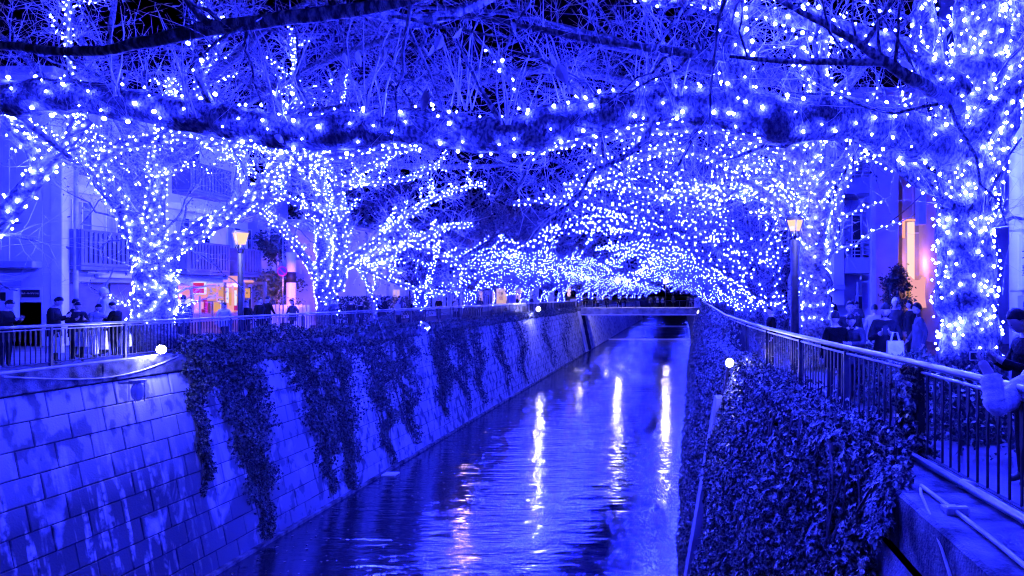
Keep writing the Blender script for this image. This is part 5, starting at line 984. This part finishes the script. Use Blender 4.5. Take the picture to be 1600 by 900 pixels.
# left bank, nearest people (face 270 = towards the canal is -90)
person('person in dark coat cut by the left frame edge, holding something up', atx(8,-16.3), -80, 'phone', .05, 'short', 1.68)
a = person('man in dark vest with a pale shoulder stripe beside the white column', atx(84,-16.2), -70, 'phone', .06, 'short', 1.75)
b = person('dark haired person in patterned dark jacket looking down at the left railing', atx(120,-16.1), -125, 'phone', .09, 'short', 1.62)
person('dark haired person half hidden behind the one in the patterned jacket', atx(116,-17.3), -60, 'stand', .05, 'short', 1.68)
person('tall person in pale jacket and pale cap in front of the shutters', atx(165,-17.0), 110, 'stand', .5, 'cap', 1.98)
person('person in dark coat turned left, just right of the pale jacket', atx(181,-16.15), 95, 'phone', .03, 'short', 1.60)
person('person in dark blue jacket seen from behind, right of the forked tree', atx(286,-16.9), 15, 'stand', .16, 'short', 1.78)
person('person in grey jacket crouched low beside the pale jacket', atx(150,-16.6), -100, 'phone', .4, 'short', 1.55)
phone('dark phone held by the man with striped vest at the left railing', hand_of(a, 'phone')); phone('dark phone held by the person in patterned jacket', hand_of(b, 'phone'))
for i, (u, Y, l) in enumerate(((90,17.6,'white shopping bag behind the railing below the striped vest'),(128,17.5,'grey shopping bag held before the patterned jacket'),(143,18.2,'first tall white shopping bag left of the pale jacket'),(158,18.2,'second tall white shopping bag below the pale jacket'),(196,18.5,'white paper bag at the right of the left group'))):
    x, y, z = atx(u, -15.8); bagobj(l, (x, y, .72+.1*(i % 2)), .30, .5 if i in (2,3) else .38, 'bag' if i != 1 else 'plaster_dim')
# crowd along the left bank
tone = {0:'dark', 1:'grey', 2:'pale'}
rs3 = random.Random(5)
def crowd(n, xr_, yr_, where, grp, faces, Hs=(1.5,1.78)):
    out = []
    for i in range(n):
        t = rs3.choice((0,0,1,0,2)); y = yr_[0]+(yr_[1]-yr_[0])*(i+rs3.random()*.8)/n; x = rs3.uniform(*xr_) if not callable(xr_) else xr_(y)
        o = person('x', (x, y, .02), rs3.choice(faces)+rs3.uniform(-25,25), rs3.choice(('stand','walk','phone','walk','stand')), (.05,.2,.5)[t], rs3.choice(('short','long','short')), rs3.uniform(*Hs), grp); o['tone'] = tone[t]; out.append(o)
    if where.endswith('bridge'):
        for o in out: o.location.x = rs3.uniform(-15.2, 1.8)
    out.sort(key=lambda o: o.location.x/o.location.y)
    for i, o in enumerate(out):
        k = i+1; sf = 'th' if 10 < k < 14 else {1:'st',2:'nd',3:'rd'}.get(k % 10, 'th'); o['label'] = f"{o['tone']} coated person, {k}{sf} from the left in the crowd {where}"; del o['tone']
crowd(16, (-17.6,-16.1), (26,46), 'on the near left walkway', 'crowd on the near left walkway', (0,180,-90,-90))
crowd(22, (-18.2,-16.0), (46,101), 'far along the left walkway', 'crowd far along the left walkway', (0,180,-90))
crowd(20, (-15.5,2.4), (106.2,107), 'on the far bridge', 'crowd on the far bridge', (180,180,0,150))
crowd(14, lambda y: xrail(y)+rs3.uniform(2.2,4.6), (14,44), 'on the right walkway', 'crowd on the right walkway', (0,180,90))
# right bank, nearest people
w = person('woman with long dark hair in dark coat looking at her phone behind the right hedge', at(1383,11.2), 165, 'phone', .06, 'long', 1.66)
phone('phone in the hands of the woman with long hair at right', hand_of(w, 'phone')); hp_ = hand_of(w, 'phone'); bagobj('crumpled white plastic bag hanging from the arm of the woman with the phone', (hp_.x+.14, hp_.y-.02, hp_.z-.16), .26, .36)
k_ = person('dark haired person in grey coat bent over a phone left of the long haired woman', at(1338,11.6), 150, 'lean', .14, 'long', 1.56)
person('person in black coat with back turned at the left of the right bank group', at(1306,11.2), 10, 'stand', .02, 'short', 1.52)
person('person in dark jacket facing the camera behind the right bank group', at(1328,13.2), 175, 'stand', .1, 'short', 1.66)
person('blue grey coated person passing right of the long haired woman', at(1436,13.8), 80, 'walk', .22, 'short', 1.62)
person('person with pale cap far behind the long haired woman', at(1398,17.5), 180, 'stand', .15, 'cap', 1.7)
person('dark silhouetted person at the right railing below the street lamp', at(1205,17.2), 100, 'stand', .02, 'short', 1.50)
# foreground person leaning over the right railing, partly outside the frame
person('dark coated person with dark hair at the right frame edge, raising a small camera', at(1606,6.5), 92, 'phone', .03, 'short', 1.66)
def foreground():
    Yf = 5.75; sh = P(1668,560,6.0); pel = np.array([sh[0]+.15, 6.2, .95]); dxy = lambda u, v, Y: tuple(P(u,v,Y))
    top = np.array([sh[0]+.02, 6.05, 1.32]); J = dict(pelvis=tuple(pel), spine=tuple(pel*.5+top*.5+np.array([.05,0,.02])), chest=tuple(top), neck=tuple(top+np.array([-.12,-.02,.12])), headb=tuple(top+np.array([-.20,-.04,.18])),
      shL=tuple(top+np.array([-.02,-.17,.07])), elL=dxy(1556,640,5.55), wrL=dxy(1548,588,5.65), haL=dxy(1532,562,5.7), shR=tuple(top+np.array([-.02,.19,.06])), elR=tuple(top+np.array([.05,.25,-.22])), wrR=tuple(top+np.array([-.02,.2,-.42])), haR=tuple(top+np.array([-.03,.18,-.48])))
    for s, dy in (('L',-.1),('R',.1)):
        J['hi'+s] = tuple(pel+np.array([0,dy,-.07])); J['kn'+s] = tuple(pel+np.array([.02,dy,-.44])); J['an'+s] = (pel[0], pel[1]+dy, .11); J['to'+s] = (pel[0]-.14, pel[1]+dy, .06)
    global J0; old = J0; J0 = J
    try: me, hc, tilt = body_mesh(J, arm=1.2)
    finally: J0 = old
    r = empty('person', 'person with pale fleece sleeve leaning over the right railing at the frame edge', 'person', (pel[0],pel[1],0)); o = link('body', me, None, r); me.materials[1] = M['fur']
    A_ = [np.array(J[k]) for k in ('shL','elL','wrL')]; pp = []; rr = []; K = 34
    for i in range(K):
        t = i/(K-1); p = A_[0]*(1-t/.55)+A_[1]*(t/.55) if t < .55 else A_[1]*(1-(t-.55)/.45)+A_[2]*((t-.55)/.45); pp.append(p)
    pp = np.array(pp)
    for _ in range(6): pp[1:-1] = (pp[:-2]+2*pp[1:-1]+pp[2:])/4
    for i in range(K): t = i/(K-1); rr.append((.098-.022*t)*(1+.07*math.sin(i*2.1)+.05*math.sin(i*.9+1))*(1.12 if i > K-4 else 1))
    q = MB().tube(pp, rr, 22); q.v = [(x+random.gauss(0,.0016), y+random.gauss(0,.0016), z+random.gauss(0,.0016)) for x, y, z in q.v]; q.build('sleeve', M['fur'], r, smooth=True)
    q = MB(); q.sphere(hc+Vector((.03,0,.02)), .105, .105, .13, 16, 12); q.build('hair', M['hair'], r, smooth=True)
    return P(1524,556,5.95)
pc = foreground()
cm = empty('camera_gadget', 'small pale edged camera held over the right railing at the frame edge', 'camera', pc); cm.rotation_euler.z = R(20); x, y, z = pc
boxobj('case', M['ink'], cm, x-.05, x+.05, y-.02, y+.02, z-.03, z+.03, ch=.006); q = MB()
for zz in (z-.034, z+.034): q.tube([(x-.055,y-.022,zz),(x+.055,y-.022,zz)], .004, 5)
for xx in (x-.055, x+.055, x+.02): q.tube([(xx,y-.022,z-.034),(xx,y-.022,z+.034)], .004, 5)
q.build('frame', M['white'], cm); MB().tube([(x-.015,y-.02,z),(x-.015,y-.045,z)], .02, 12).build('lens', M['gap'], cm)
